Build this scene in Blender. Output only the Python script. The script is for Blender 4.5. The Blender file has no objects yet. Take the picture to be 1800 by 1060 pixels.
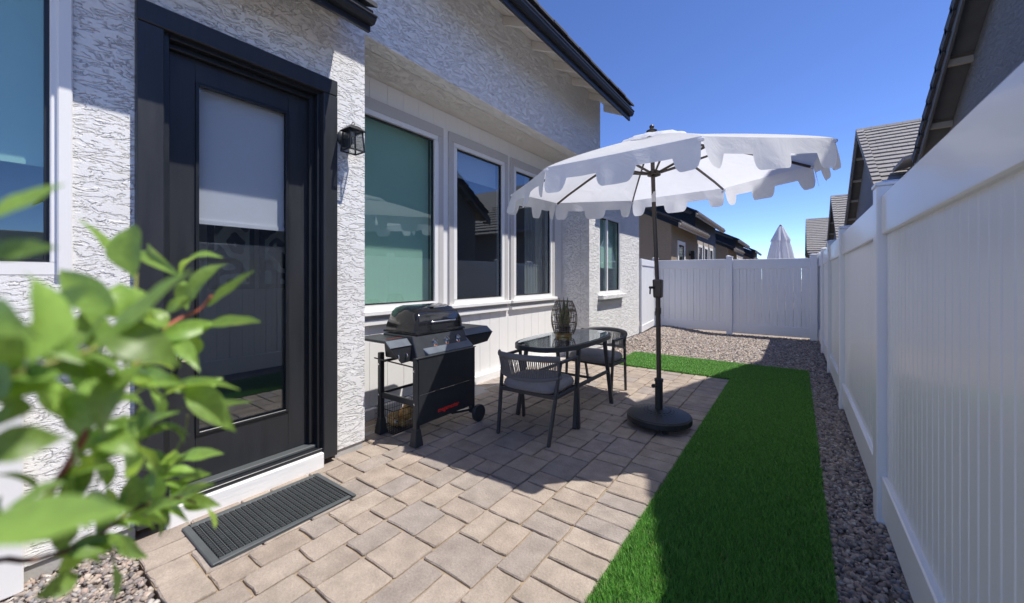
import bpy, bmesh, math, random
import numpy as np
from mathutils import Vector, Matrix
PI = math.pi
rnd = random.Random(7)
scene = bpy.context.scene
col = scene.collection

# ------------------------------------------------------------------ camera, sky, sun, exposure
CAM_H = 1.35
F_PX, U0, HZ, VP = 690.0, 900.0, 488.0, 1400.0        # pixels of the 1800 px wide photograph
YAW = math.atan((VP - U0) / F_PX)
cam = bpy.data.cameras.new('camera'); cam_o = bpy.data.objects.new('camera', cam); col.objects.link(cam_o)
cam.sensor_width = 36.0; cam.lens = F_PX / 1800 * 36.0; cam.shift_y = -42.0 / 1800
cam.clip_start = 0.02; cam.clip_end = 2000
cam_o.location = (0, 0, CAM_H); cam_o.rotation_euler = (PI / 2, 0, YAW)
cam.dof.use_dof = True; cam.dof.focus_distance = 4.2; cam.dof.aperture_fstop = 2.5
scene.camera = cam_o
SUN = Vector((0.47, 0.22, 1.0)).normalized()           # direction towards the sun
world = bpy.data.worlds.new('World'); scene.world = world; world.use_nodes = True
wn = world.node_tree; bg = wn.nodes['Background']
sky = wn.nodes.new('ShaderNodeTexSky'); sky.sky_type = 'NISHITA'; sky.sun_disc = False
sky.sun_elevation = math.asin(SUN.z); sky.sun_rotation = math.atan2(SUN.x, SUN.y)
sky.altitude = 1500; sky.air_density = 0.50; sky.dust_density = 0.0; sky.ozone_density = 1.6
hs = wn.nodes.new('ShaderNodeHueSaturation'); hs.inputs['Hue'].default_value = .511; hs.inputs['Saturation'].default_value = 1.14
wn.links.new(sky.outputs[0], hs.inputs['Color']); wn.links.new(hs.outputs[0], bg.inputs[0]); bg.inputs[1].default_value = 0.15
sl = bpy.data.lights.new('sun', 'SUN'); sl.energy = 2.85; sl.angle = math.radians(0.53); sl.color = (1.0, 0.955, 0.89)
so = bpy.data.objects.new('sun', sl); col.objects.link(so)
so.rotation_euler = (-SUN).to_track_quat('-Z', 'Y').to_euler()
so.location = (6, 3, 14)
vs = scene.view_settings; vs.view_transform = 'Standard'; vs.look = 'None'; vs.exposure = 1.06; vs.gamma = 1
scene.cycles.max_bounces = 8; scene.cycles.transparent_max_bounces = 12

# ------------------------------------------------------------------ helpers
def pixdir(u, v):
    a = (u - U0) / F_PX; b = (HZ - v) / F_PX
    s, c = math.sin(YAW), math.cos(YAW)
    return Vector((-s + a * c, c + a * s, b))
def pixat(u, v, depth):
    return Vector((0, 0, CAM_H)) + pixdir(u, v) * depth

class MB:
    def __init__(self): self.v = []; self.f = []
    def add(self, vs, fs):
        n = len(self.v); self.v += [tuple(p) for p in vs]; self.f += [tuple(i + n for i in q) for q in fs]; return self
    def box(self, x0, x1, y0, y1, z0, z1):
        return self.add([(x0,y0,z0),(x1,y0,z0),(x1,y1,z0),(x0,y1,z0),(x0,y0,z1),(x1,y0,z1),(x1,y1,z1),(x0,y1,z1)],
                        [(0,3,2,1),(4,5,6,7),(0,1,5,4),(1,2,6,5),(2,3,7,6),(3,0,4,7)])
    def hexa(self, lo, hi):          # two 4-point loops (bottom, top), counter-clockwise seen from above
        return self.add(list(lo) + list(hi), [(0,3,2,1),(4,5,6,7),(0,1,5,4),(1,2,6,5),(2,3,7,6),(3,0,4,7)])
    def prism(self, poly, axis, a, b):   # polygon in the two other axes, extruded along axis
        def P(p, t):
            return {'x': (t, p[0], p[1]), 'y': (p[0], t, p[1]), 'z': (p[0], p[1], t)}[axis]
        n = len(poly)
        vs = [P(p, a) for p in poly] + [P(p, b) for p in poly]
        fs = [tuple(range(n)), tuple(range(2*n-1, n-1, -1))] + [((i+1)%n, i, i+n, (i+1)%n+n) for i in range(n)]
        return self.add(vs, fs)
    def bar(self, p, q, w, h=None, up=(0,0,1)):   # rectangular bar from p to q
        h = h or w; p = Vector(p); q = Vector(q); d = (q-p).normalized(); up = Vector(up)
        if abs(d.dot(up)) > .98: up = Vector((1,0,0))
        s = d.cross(up).normalized(); t = s.cross(d).normalized()
        s *= w/2; t *= h/2
        vs = [p-s-t, p+s-t, p+s+t, p-s+t, q-s-t, q+s-t, q+s+t, q-s+t]
        return self.add(vs, [(0,1,2,3),(7,6,5,4),(1,0,4,5),(2,1,5,6),(3,2,6,7),(0,3,7,4)])
    def tube(self, pts, r, n=8, cap=True):
        pts = [Vector(p) for p in pts]; rs = r if isinstance(r, (list, tuple)) else [r]*len(pts)
        base = len(self.v); ref = None
        for i, p in enumerate(pts):
            d = (pts[min(i+1, len(pts)-1)] - pts[max(i-1, 0)]).normalized()
            if ref is None: ref = Vector((0,0,1)) if abs(d.z) < .9 else Vector((1,0,0))
            s = d.cross(ref).normalized(); t = s.cross(d).normalized(); ref = t
            for k in range(n):
                a = 2*PI*k/n; self.v.append(tuple(p + (s*math.cos(a) + t*math.sin(a))*rs[i]))
        for i in range(len(pts)-1):
            for k in range(n):
                a = base+i*n+k; b = base+i*n+(k+1)%n
                self.f.append((a, b, b+n, a+n))
        if cap:
            self.f.append(tuple(base+k for k in range(n-1,-1,-1)))
            self.f.append(tuple(base+(len(pts)-1)*n+k for k in range(n)))
        return self
    def lathe(self, prof, c=(0,0,0), n=32, axis='z'):
        base = len(self.v)
        for (r, z) in prof:
            for k in range(n):
                a = 2*PI*k/n; x, y = r*math.cos(a), r*math.sin(a)
                if axis == 'z': p = (c[0]+x, c[1]+y, c[2]+z)
                elif axis == 'x': p = (c[0]+z, c[1]+x, c[2]+y)
                else: p = (c[0]+y, c[1]+z, c[2]+x)
                self.v.append(p)
        m = len(prof)
        for i in range(m-1):
            for k in range(n):
                a = base+i*n+k; b = base+i*n+(k+1)%n
                self.f.append((a, b, b+n, a+n))
        if prof[0][0] > 1e-4: self.f.append(tuple(base+k for k in range(n-1,-1,-1)))
        if prof[-1][0] > 1e-4: self.f.append(tuple(base+(m-1)*n+k for k in range(n)))
        return self
    def mesh(self, name, off=(0,0,0), bevel=0, seg=1):
        me = bpy.data.meshes.new(name)
        o = Vector(off)
        me.from_pydata([tuple(Vector(p)-o) for p in self.v], [], self.f); me.validate()
        if bevel:
            bm = bmesh.new(); bm.from_mesh(me)
            bmesh.ops.remove_doubles(bm, verts=bm.verts, dist=1e-5)
            es = [e for e in bm.edges if len(e.link_faces) == 2 and e.calc_face_angle(0) > .5]
            bmesh.ops.bevel(bm, geom=es, offset=bevel, segments=seg, affect='EDGES', profile=.6, clamp_overlap=True)
            bm.to_mesh(me); bm.free()
        return me
    def build(self, name, mat, parent=None, smooth=False, bevel=0, seg=1):
        off = wloc(parent) if parent else Vector((0,0,0))
        me = self.mesh(name, off, bevel, seg)
        return mk(name, me, mat, parent, smooth)

LOC = {}
def wloc(o):
    return LOC.get(o.name, Vector((0,0,0)))
def mk(name, me, mat, parent=None, smooth=False):
    o = bpy.data.objects.new(name, me); col.objects.link(o)
    if mat is not None and not me.materials: me.materials.append(mat)
    if smooth:
        for p in me.polygons: p.use_smooth = True
        if smooth != True: me.set_sharp_from_angle(angle=math.radians(smooth))
    if parent: o.parent = parent; LOC[o.name] = wloc(parent)
    return o
def tag(o, label=None, cat=None, group=None, kind=None):
    if label: o['label'] = label
    if cat: o['category'] = cat
    if group: o['group'] = group
    if kind: o['kind'] = kind
    return o
def thing(name, loc, label, cat, group=None, rz=0):
    o = bpy.data.objects.new(name, None); col.objects.link(o); o.location = loc; o.rotation_euler.z = rz
    o.empty_display_size = .1
    LOC[o.name] = Vector(loc) if rz == 0 else Vector((0,0,0))   # rotated things are built in local coordinates
    return tag(o, label, cat, group)
def copy_tree(o, parent=None):
    c = o.copy(); col.objects.link(c); c.parent = parent
    for ch in list(o.children): copy_tree(ch, c)
    return c

# ------------------------------------------------------------------ materials
M = {}
def nodes(name):
    m = bpy.data.materials.new(name); m.use_nodes = True; t = m.node_tree
    return m, t, t.nodes, t.links, t.nodes['Principled BSDF']
def mat(name, color, rough=.5, metal=0, spec=.5, coat=0, var=0, vscale=8, bump=0, bscale=60, bdist=.002, stretch=None):
    m, t, N, L, b = nodes(name)
    b.inputs['Base Color'].default_value = (*color, 1); b.inputs['Roughness'].default_value = rough
    b.inputs['Metallic'].default_value = metal; b.inputs['Specular IOR Level'].default_value = spec
    b.inputs['Coat Weight'].default_value = coat; b.inputs['Coat Roughness'].default_value = .06
    tc = N.new('ShaderNodeTexCoord'); vec = tc.outputs['Object']
    if stretch:
        mp = N.new('ShaderNodeMapping'); mp.inputs['Scale'].default_value = stretch
        L.new(vec, mp.inputs[0]); vec = mp.outputs[0]
    if var:
        n = N.new('ShaderNodeTexNoise'); n.inputs['Scale'].default_value = vscale; n.inputs['Detail'].default_value = 5
        n.inputs['Roughness'].default_value = .65
        L.new(vec, n.inputs['Vector'])
        mr = N.new('ShaderNodeMapRange'); mr.inputs[1].default_value = .25; mr.inputs[2].default_value = .75
        mr.inputs[3].default_value = 1-var; mr.inputs[4].default_value = 1+var
        L.new(n.outputs[0], mr.inputs[0])
        mx = N.new('ShaderNodeMix'); mx.data_type = 'RGBA'; mx.blend_type = 'MULTIPLY'; mx.inputs[0].default_value = 1
        mx.inputs[6].default_value = (*color, 1); L.new(mr.outputs[0], mx.inputs[7]); L.new(mx.outputs[2], b.inputs['Base Color'])
        r2 = N.new('ShaderNodeMapRange'); r2.inputs[3].default_value = max(.02, rough-.12*min(1,var*5)); r2.inputs[4].default_value = min(1, rough+.12)
        L.new(n.outputs[0], r2.inputs[0]); L.new(r2.outputs[0], b.inputs['Roughness'])
    if bump:
        n2 = N.new('ShaderNodeTexNoise'); n2.inputs['Scale'].default_value = bscale; n2.inputs['Detail'].default_value = 4
        L.new(vec, n2.inputs['Vector'])
        bp = N.new('ShaderNodeBump'); bp.inputs['Strength'].default_value = bump; bp.inputs['Distance'].default_value = bdist
        L.new(n2.outputs[0], bp.inputs['Height']); L.new(bp.outputs[0], b.inputs['Normal'])
    M[name] = m; return m
def stucco(name, color, scale=1.0, strength=1.0):
    m, t, N, L, b = nodes(name)
    b.inputs['Roughness'].default_value = .85; b.inputs['Specular IOR Level'].default_value = .25
    tc = N.new('ShaderNodeTexCoord')
    mp = N.new('ShaderNodeMapping'); mp.inputs['Scale'].default_value = (1.0*scale, .50*scale, 1.5*scale)
    mp.inputs['Rotation'].default_value = (math.radians(12), 0, 0)
    L.new(tc.outputs['Object'], mp.inputs[0])
    n1 = N.new('ShaderNodeTexNoise'); n1.inputs['Scale'].default_value = 17; n1.inputs['Detail'].default_value = 4.5
    n1.inputs['Roughness'].default_value = .62; n1.inputs['Distortion'].default_value = .5
    L.new(mp.outputs[0], n1.inputs['Vector'])
    # trowelled plateaus: the noise folded into terraces with steep lower ledges
    w = N.new('ShaderNodeMath'); w.operation = 'MULTIPLY'; w.inputs[1].default_value = 7.0
    L.new(n1.outputs[0], w.inputs[0])
    pp = N.new('ShaderNodeMath'); pp.operation = 'PINGPONG'; pp.inputs[1].default_value = 1.0; L.new(w.outputs[0], pp.inputs[0])
    rp = N.new('ShaderNodeValToRGB'); rp.color_ramp.elements[0].position = .18; rp.color_ramp.elements[1].position = .62
    rp.color_ramp.interpolation = 'EASE'
    L.new(pp.outputs[0], rp.inputs[0])
    n2 = N.new('ShaderNodeTexNoise'); n2.inputs['Scale'].default_value = 160; n2.inputs['Detail'].default_value = 3
    L.new(tc.outputs['Object'], n2.inputs['Vector'])
    ad = N.new('ShaderNodeMath'); ad.operation = 'MULTIPLY_ADD'; ad.inputs[1].default_value = .22
    L.new(n2.outputs[0], ad.inputs[0]); L.new(rp.outputs[0], ad.inputs[2])
    bp = N.new('ShaderNodeBump'); bp.inputs['Strength'].default_value = strength; bp.inputs['Distance'].default_value = .0088 / scale
    L.new(ad.outputs[0], bp.inputs['Height']); L.new(bp.outputs[0], b.inputs['Normal'])
    n3 = N.new('ShaderNodeTexNoise'); n3.inputs['Scale'].default_value = 1.7; n3.inputs['Detail'].default_value = 4
    L.new(tc.outputs['Object'], n3.inputs['Vector'])
    mr = N.new('ShaderNodeMapRange'); mr.inputs[1].default_value = .3; mr.inputs[2].default_value = .7; mr.inputs[3].default_value = .95; mr.inputs[4].default_value = 1.03
    L.new(n3.outputs[0], mr.inputs[0])
    mx = N.new('ShaderNodeMix'); mx.data_type = 'RGBA'; mx.blend_type = 'MULTIPLY'; mx.inputs[0].default_value = 1
    mx.inputs[6].default_value = (*color, 1); L.new(mr.outputs[0], mx.inputs[7]); L.new(mx.outputs[2], b.inputs['Base Color'])
    M[name] = m; return m
def glass(name, tint, refl=.14, rough=.0, gcol=(.92,.97,1)):
    m, t, N, L, b = nodes(name); N.remove(b); out = N['Material Output']
    tr = N.new('ShaderNodeBsdfTransparent'); tr.inputs[0].default_value = (*tint, 1)
    gl = N.new('ShaderNodeBsdfGlossy'); gl.inputs['Roughness'].default_value = rough; gl.inputs[0].default_value = (*gcol, 1)
    lw = N.new('ShaderNodeLayerWeight'); lw.inputs[0].default_value = .5
    pw = N.new('ShaderNodeMath'); pw.operation = 'POWER'; pw.inputs[1].default_value = 4.5; L.new(lw.outputs['Facing'], pw.inputs[0])
    mr = N.new('ShaderNodeMapRange'); mr.inputs[1].default_value = 0; mr.inputs[2].default_value = 1; mr.inputs[3].default_value = refl; mr.inputs[4].default_value = .85
    L.new(pw.outputs[0], mr.inputs[0])
    mx = N.new('ShaderNodeMixShader'); L.new(mr.outputs[0], mx.inputs[0]); L.new(tr.outputs[0], mx.inputs[1]); L.new(gl.outputs[0], mx.inputs[2])
    L.new(mx.outputs[0], out.inputs[0]); M[name] = m; return m
def thin(name, color, trans, rough=.6, tfac=.35, var=.0, vscale=6, spec=.3):     # cloth and leaves: diffuse + translucent
    m, t, N, L, b = nodes(name); out = N['Material Output']
    b.inputs['Base Color'].default_value = (*color, 1); b.inputs['Roughness'].default_value = rough; b.inputs['Specular IOR Level'].default_value = spec
    tl = N.new('ShaderNodeBsdfTranslucent'); tl.inputs[0].default_value = (*trans, 1)
    if var:
        oi = N.new('ShaderNodeObjectInfo'); tc = N.new('ShaderNodeTexCoord')
        nz = N.new('ShaderNodeTexNoise'); nz.inputs['Scale'].default_value = vscale; L.new(tc.outputs['Object'], nz.inputs['Vector'])
        ad = N.new('ShaderNodeMath'); ad.operation = 'ADD'; L.new(oi.outputs['Random'], ad.inputs[0]); L.new(nz.outputs[0], ad.inputs[1])
        mr = N.new('ShaderNodeMapRange'); mr.inputs[1].default_value = .3; mr.inputs[2].default_value = 1.7; mr.inputs[3].default_value = 1-var; mr.inputs[4].default_value = 1+var
        L.new(ad.outputs[0], mr.inputs[0])
        for c_, sock in ((color, b.inputs['Base Color']), (trans, tl.inputs[0])):
            mx = N.new('ShaderNodeMix'); mx.data_type = 'RGBA'; mx.blend_type = 'MULTIPLY'; mx.inputs[0].default_value = 1
            mx.inputs[6].default_value = (*c_, 1); L.new(mr.outputs[0], mx.inputs[7]); L.new(mx.outputs[2], sock)
    mx = N.new('ShaderNodeMixShader'); mx.inputs[0].default_value = tfac
    L.new(b.outputs[0], mx.inputs[1]); L.new(tl.outputs[0], mx.inputs[2]); L.new(mx.outputs[0], out.inputs[0])
    M[name] = m; return m
def attr_mat(name, rough=.8, spec=.3, bump=0, bscale=120, bdist=.002, trans=0, grain=0):      # own colour of each piece from a colour attribute
    m, t, N, L, b = nodes(name); out = N['Material Output']
    a = N.new('ShaderNodeAttribute'); a.attribute_name = 'col'
    src = a.outputs['Color']
    if grain:
        tc = N.new('ShaderNodeTexCoord'); g = N.new('ShaderNodeTexNoise'); g.inputs['Scale'].default_value = 90; g.inputs['Detail'].default_value = 6; g.inputs['Roughness'].default_value = .75
        L.new(tc.outputs['Object'], g.inputs['Vector'])
        mr = N.new('ShaderNodeMapRange'); mr.inputs[1].default_value = .3; mr.inputs[2].default_value = .7; mr.inputs[3].default_value = 1-grain; mr.inputs[4].default_value = 1+grain
        L.new(g.outputs[0], mr.inputs[0])
        mx = N.new('ShaderNodeMix'); mx.data_type = 'RGBA'; mx.blend_type = 'MULTIPLY'; mx.inputs[0].default_value = 1
        L.new(src, mx.inputs[6]); L.new(mr.outputs[0], mx.inputs[7]); src = mx.outputs[2]
        for sc_, am in ((9, .16), (330, .12)):
            g2 = N.new('ShaderNodeTexNoise'); g2.inputs['Scale'].default_value = sc_; g2.inputs['Detail'].default_value = 4
            L.new(tc.outputs['Object'], g2.inputs['Vector'])
            m2 = N.new('ShaderNodeMapRange'); m2.inputs[1].default_value = .3; m2.inputs[2].default_value = .7; m2.inputs[3].default_value = 1-am; m2.inputs[4].default_value = 1+am
            L.new(g2.outputs[0], m2.inputs[0])
            x2 = N.new('ShaderNodeMix'); x2.data_type = 'RGBA'; x2.blend_type = 'MULTIPLY'; x2.inputs[0].default_value = 1
            L.new(src, x2.inputs[6]); L.new(m2.outputs[0], x2.inputs[7]); src = x2.outputs[2]
    L.new(src, b.inputs['Base Color'])
    b.inputs['Roughness'].default_value = rough; b.inputs['Specular IOR Level'].default_value = spec
    if bump:
        tc = N.new('ShaderNodeTexCoord'); n2 = N.new('ShaderNodeTexNoise'); n2.inputs['Scale'].default_value = bscale; n2.inputs['Detail'].default_value = 5
        L.new(tc.outputs['Object'], n2.inputs['Vector'])
        bp = N.new('ShaderNodeBump'); bp.inputs['Strength'].default_value = bump; bp.inputs['Distance'].default_value = bdist
        L.new(n2.outputs[0], bp.inputs['Height']); L.new(bp.outputs[0], b.inputs['Normal'])
    if trans:
        tl = N.new('ShaderNodeBsdfTranslucent'); L.new(src, tl.inputs[0])
        mx = N.new('ShaderNodeMixShader'); mx.inputs[0].default_value = trans
        L.new(b.outputs[0], mx.inputs[1]); L.new(tl.outputs[0], mx.inputs[2]); L.new(mx.outputs[0], out.inputs[0])
    M[name] = m; return m

stucco('stucco_white', (.80, .79, .77))
stucco('stucco_soffit', (.76, .73, .68))
stucco('stucco_tan', (.33, .27, .20), 1.0, .8)
stucco('stucco_slate', (.10, .125, .16), 1.0, .8)
stucco('stucco_grey', (.22, .22, .22), 1.0, .9)
mat('white_trim', (.80, .79, .77), .45, var=.03, vscale=3)
mat('white_board', (.80, .79, .77), .55, var=.03, vscale=2, bump=.15, bscale=40)
mat('trim_grey', (.52, .50, .48), .6, var=.03, bump=.2, bscale=90)
mat('soffit_paint', (.72, .69, .64), .6, var=.05, vscale=3)
mat('black_wood', (.022, .024, .028), .42, var=.25, vscale=5, bump=.35, bscale=30, bdist=.002, stretch=(3, 3, .35))
mat('black_metal', (.012, .014, .017), .38, var=.2, vscale=9)
mat('fascia_dark', (.018, .021, .027), .4, var=.2, vscale=4)
mat('aluminium', (.42, .42, .42), .35, metal=1, var=.08)
mat('concrete', (.40, .385, .36), .9, var=.15, vscale=10, bump=.5, bscale=50, bdist=.004)
mat('painted_sill', (.80, .79, .77), .5, var=.08, vscale=6, bump=.6, bscale=22, bdist=.003, stretch=(1, .25, 2))
mat('vinyl', (.80, .81, .83), .28, spec=.5, coat=.16, var=.015, vscale=2, bump=.08, bscale=3.0, bdist=.01, stretch=(1, 1, .35))
mat('ground_soil', (.27, .22, .17), .95, var=.2, vscale=1)
mat('gravel_soil', (.20, .165, .135), .95, var=.25, vscale=14, bump=.6, bscale=50, bdist=.01)
mat('joint_sand', (.30, .23, .155), .95, var=.22, vscale=9, bump=.5, bscale=90)
mat('turf_mat', (.018, .05, .010), .9, var=.2, vscale=20)
mat('rubber', (.030, .034, .036), .62, var=.25, vscale=14, bump=.4, bscale=150)
mat('rubber_edge', (.075, .083, .085), .6, var=.12, vscale=10)
mat('grill_black', (.012, .013, .015), .10, coat=.6)
mat('grill_steel', (.034, .038, .044), .33, metal=.3, var=.12, vscale=12)
mat('grill_panel', (.17, .195, .23), .34, metal=.75, var=.08)
mat('chrome', (.75, .75, .76), .12, metal=1)
mat('copper_ring', (.65, .24, .10), .3, metal=1)
mat('red_print', (.78, .03, .025), .5)
mat('dull_red_print', (.34, .06, .05), .5)
mat('chair_metal', (.042, .043, .046), .42, var=.1)
mat('rope', (.15, .148, .15), .8, bump=.4, bscale=300)
mat('cushion', (.25, .245, .25), .9, var=.10, vscale=30, bump=.5, bscale=420, bdist=.002)
mat('bronze', (.075, .058, .048), .36, metal=.5, var=.08)
mat('resin_base', (.017, .019, .021), .5, var=.15)
mat('sticker', (.7, .7, .7), .5)
mat('brass', (.36, .24, .085), .32, metal=1, var=.12, vscale=25)
mat('wicker', (.16, .115, .075), .55, var=.2, vscale=60)
mat('snake_leaf', (.07, .12, .045), .45, var=.35, vscale=40)
mat('dry_twig', (.32, .26, .12), .7, var=.3, vscale=40)
mat('plush', (.66, .42, .16), .95, var=.45, vscale=60, bump=1, bscale=140, bdist=.006)
mat('plush_dark', (.05, .04, .04), .95)
mat('plush_pale', (.55, .50, .42), .95)
mat('tennis', (.55, .68, .20), .95, var=.1, vscale=60, bump=.6, bscale=240)
mat('tile_grey', (.27, .25, .23), .85, var=.18, vscale=3.5, bump=.5, bscale=25, bdist=.006)
mat('tile_dark', (.055, .055, .06), .8, var=.2, vscale=3.5, bump=.5, bscale=25, bdist=.006)
mat('tan_trim', (.42, .37, .30), .6, var=.06)
mat('grey_wood', (.115, .115, .115), .6, var=.15, vscale=4)
mat('blind', (.78, .78, .76), .85, var=.015, bump=.1, bscale=200)
mat('curtain', (.55, .53, .48), .9, var=.08)
mat('room', (.40, .38, .36), .9, var=.05)
mat('frame_black', (.01, .01, .01), .4)
mat('art_paper', (.6, .6, .58), .8)
_t = M['art_paper'].node_tree; _w = _t.nodes.new('ShaderNodeTexWave'); _w.inputs['Scale'].default_value = 9; _w.inputs['Distortion'].default_value = 9; _w.inputs['Detail'].default_value = .5; _w.inputs['Detail Scale'].default_value = .6
_r = _t.nodes.new('ShaderNodeValToRGB'); _r.color_ramp.elements[0].position = .35; _r.color_ramp.elements[1].position = .5; _r.color_ramp.elements[0].color = (.05,.05,.05,1); _r.color_ramp.elements[1].color = (.75,.75,.73,1)
_c = _t.nodes.new('ShaderNodeTexCoord'); _t.links.new(_c.outputs['Object'], _w.inputs['Vector']); _t.links.new(_w.outputs['Fac'], _r.inputs[0]); _t.links.new(_r.outputs[0], _t.nodes['Principled BSDF'].inputs['Base Color'])
mat('bark', (.16, .075, .04), .75, var=.3, vscale=60)
mat('young_stem', (.20, .21, .055), .6, var=.2, vscale=50)
mat('red_stem', (.38, .10, .055), .55)
glass('window_glass', (.76, .88, .835), .09)
glass('window_clear', (.76, .80, .82), .10)
glass('door_glass', (.88, .90, .93), .10)
glass('lamp_glass', (.62, .64, .64), .12, .08)
glass('table_glass', (.56, .58, .60), .20, .01)
thin('canvas', (.86, .86, .87), (.86, .88, .95), .85, .48, spec=.1)
_t = M['canvas'].node_tree; _n = _t.nodes.new('ShaderNodeTexNoise'); _n.inputs['Scale'].default_value = 4.5; _n.inputs['Detail'].default_value = 5; _n.inputs['Distortion'].default_value = .8
_c = _t.nodes.new('ShaderNodeTexCoord'); _t.links.new(_c.outputs['Object'], _n.inputs['Vector'])
_b = _t.nodes.new('ShaderNodeBump'); _b.inputs['Strength'].default_value = .55; _b.inputs['Distance'].default_value = .03
_t.links.new(_n.outputs[0], _b.inputs['Height'])
for _q in _t.nodes:
    if _q.type in ('BSDF_PRINCIPLED', 'BSDF_TRANSLUCENT'): _t.links.new(_b.outputs[0], _q.inputs['Normal'])
thin('leaf', (.22, .36, .075), (.50, .70, .10), .42, .44, var=.48, vscale=9, spec=.55)
attr_mat('paver', .9, .2, .8, 75, .005, grain=.16)
attr_mat('stone', .85, .25)
attr_mat('blade', .45, .35, trans=.25)

# ------------------------------------------------------------------ layout constants (metres; x right, y along the house, z up)
XW, XR = -2.78, -3.32          # door wall plane, recessed wall plane
XF = 0.40                      # face of the side fence boards
YB = 10.60                     # back fence
PX0, PX1, PY0, PY1 = -0.71, -0.985, 0.47, 5.90   # patio right edge, border joint, near edge, far edge
GX1, GY1 = 0.14, 7.05          # turf right edge, far edge

# ------------------------------------------------------------------ ground
tag(MB().add([(-400,-400,-.05),(400,-400,-.05),(400,400,-.05),(-400,400,-.05)], [(0,1,2,3)]).build('ground', M['ground_soil']), 'dry tan desert soil beneath and beyond the yards', kind='structure')
def bed_h(x, y):
    def sm(t): t = min(1, max(0, t)); return t*t*(3-2*t)
    return -.022 + .11*sm((-x-1.6)/1.1)*sm((y-6.8)/1.6)
def heightfield(name, x0, x1, y0, y1, st, m, label):
    nx = max(2, int((x1-x0)/st)); ny = max(2, int((y1-y0)/st)); b = MB()
    vs = [(x0+(x1-x0)*i/nx, y0+(y1-y0)*j/ny, bed_h(x0+(x1-x0)*i/nx, y0+(y1-y0)*j/ny)) for j in range(ny+1) for i in range(nx+1)]
    fs = [(j*(nx+1)+i, j*(nx+1)+i+1, (j+1)*(nx+1)+i+1, (j+1)*(nx+1)+i) for j in range(ny) for i in range(nx)]
    return tag(b.add(vs, fs).build(name, m), label, kind='structure')
heightfield('gravel_bed_far', -3.3, .55, 5.9, 10.9, .25, M['gravel_soil'], 'gravel bed in front of the back fence')
heightfield('gravel_bed_side', GX1-.02, .55, -1.2, 5.9, .4, M['gravel_soil'], 'narrow gravel bed along the side fence')
heightfield('gravel_bed_near', -2.9, -.6, -1.2, PY0-.01, .4, M['gravel_soil'], 'gravel bed beside the near end of the patio')

def scatter_stones(name, rects, n, smin, smax, label, seed):
    r = np.random.default_rng(seed)
    areas = np.array([(b-a)*(d-c) for a,b,c,d in rects]); k = r.choice(len(rects), n, p=areas/areas.sum())
    R = np.array(rects); x = R[k,0]+r.random(n)*(R[k,1]-R[k,0]); y = R[k,2]+r.random(n)*(R[k,3]-R[k,2])
    z = np.array([bed_h(a, b) for a, b in zip(x, y)])
    base = np.array([(-1,-1,-1),(1,-1,-1),(1,1,-1),(-1,1,-1),(-1,-1,1),(1,-1,1),(1,1,1),(-1,1,1)], float)*.5
    q = r.normal(size=(n,4)); q[:,1:3] *= .35; q /= np.linalg.norm(q, axis=1)[:,None]
    w, a, b, c = q.T
    Rm = np.stack([np.stack([1-2*(b*b+c*c), 2*(a*b-w*c), 2*(a*c+w*b)],-1), np.stack([2*(a*b+w*c), 1-2*(a*a+c*c), 2*(b*c-w*a)],-1), np.stack([2*(a*c-w*b), 2*(b*c+w*a), 1-2*(a*a+b*b)],-1)],1)
    sc = smin+(smax-smin)*r.random(n)**1.6
    dims = np.stack([sc*(.8+.5*r.random(n)), sc*(.55+.4*r.random(n)), sc*(.35+.35*r.random(n))],-1)
    V = base[None]*(1+.0*r.random((n,8,1))) + r.normal(size=(n,8,3))*.13
    V *= np.where(base[None,:,2:3] > 0, .8, 1.0)
    V = np.einsum('nij,nkj->nki', Rm, V*dims[:,None,:])
    V[:,:,0] += x[:,None]; V[:,:,1] += y[:,None]; V[:,:,2] += (z+.006+r.random(n)*.010)[:,None]
    F = np.array([(0,3,2,1),(4,5,6,7),(0,1,5,4),(1,2,6,5),(2,3,7,6),(3,0,4,7)])
    F = (F[None]+8*np.arange(n)[:,None,None]).reshape(-1)
    me = bpy.data.meshes.new(name)
    me.vertices.add(n*8); me.vertices.foreach_set('co', V.reshape(-1))
    me.loops.add(n*24); me.loops.foreach_set('vertex_index', F)
    me.polygons.add(n*6); me.polygons.foreach_set('loop_start', np.arange(0,n*24,4)); me.polygons.foreach_set('loop_total', np.full(n*6,4))
    me.update()
    pal = np.array([(.36,.30,.25),(.26,.22,.20),(.44,.38,.32),(.20,.175,.165),(.38,.29,.24),(.30,.28,.27),(.50,.46,.42),(.15,.135,.13)])
    cc = pal[r.choice(len(pal), n, p=[.2,.18,.13,.15,.1,.12,.05,.07])]*(.8+.4*r.random((n,1)))
    cl = np.ones((n,8,4)); cl[:,:,:3] = cc[:,None]
    at = me.color_attributes.new('col', 'FLOAT_COLOR', 'POINT'); at.data.foreach_set('color', cl.reshape(-1))
    return tag(mk(name, me, M['stone']), label, kind='stuff')
scatter_stones('gravel', [(-2.8,.42,7.04,10.75),(-2.79,-2.2,5.92,7.04)], 30000, .020, .042, 'tan and grey crushed gravel spread before the back fence', 1)
scatter_stones('gravel', [(GX1+.0,.42,-.4,7.04)], 11000, .014, .034, 'grey crushed gravel strip between turf and side fence', 2)
scatter_stones('gravel', [(-2.79,-1.2,-.6,PY0-.01)], 7500, .014, .032, 'tan gravel in the corner below the leafy shrub', 3)

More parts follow.
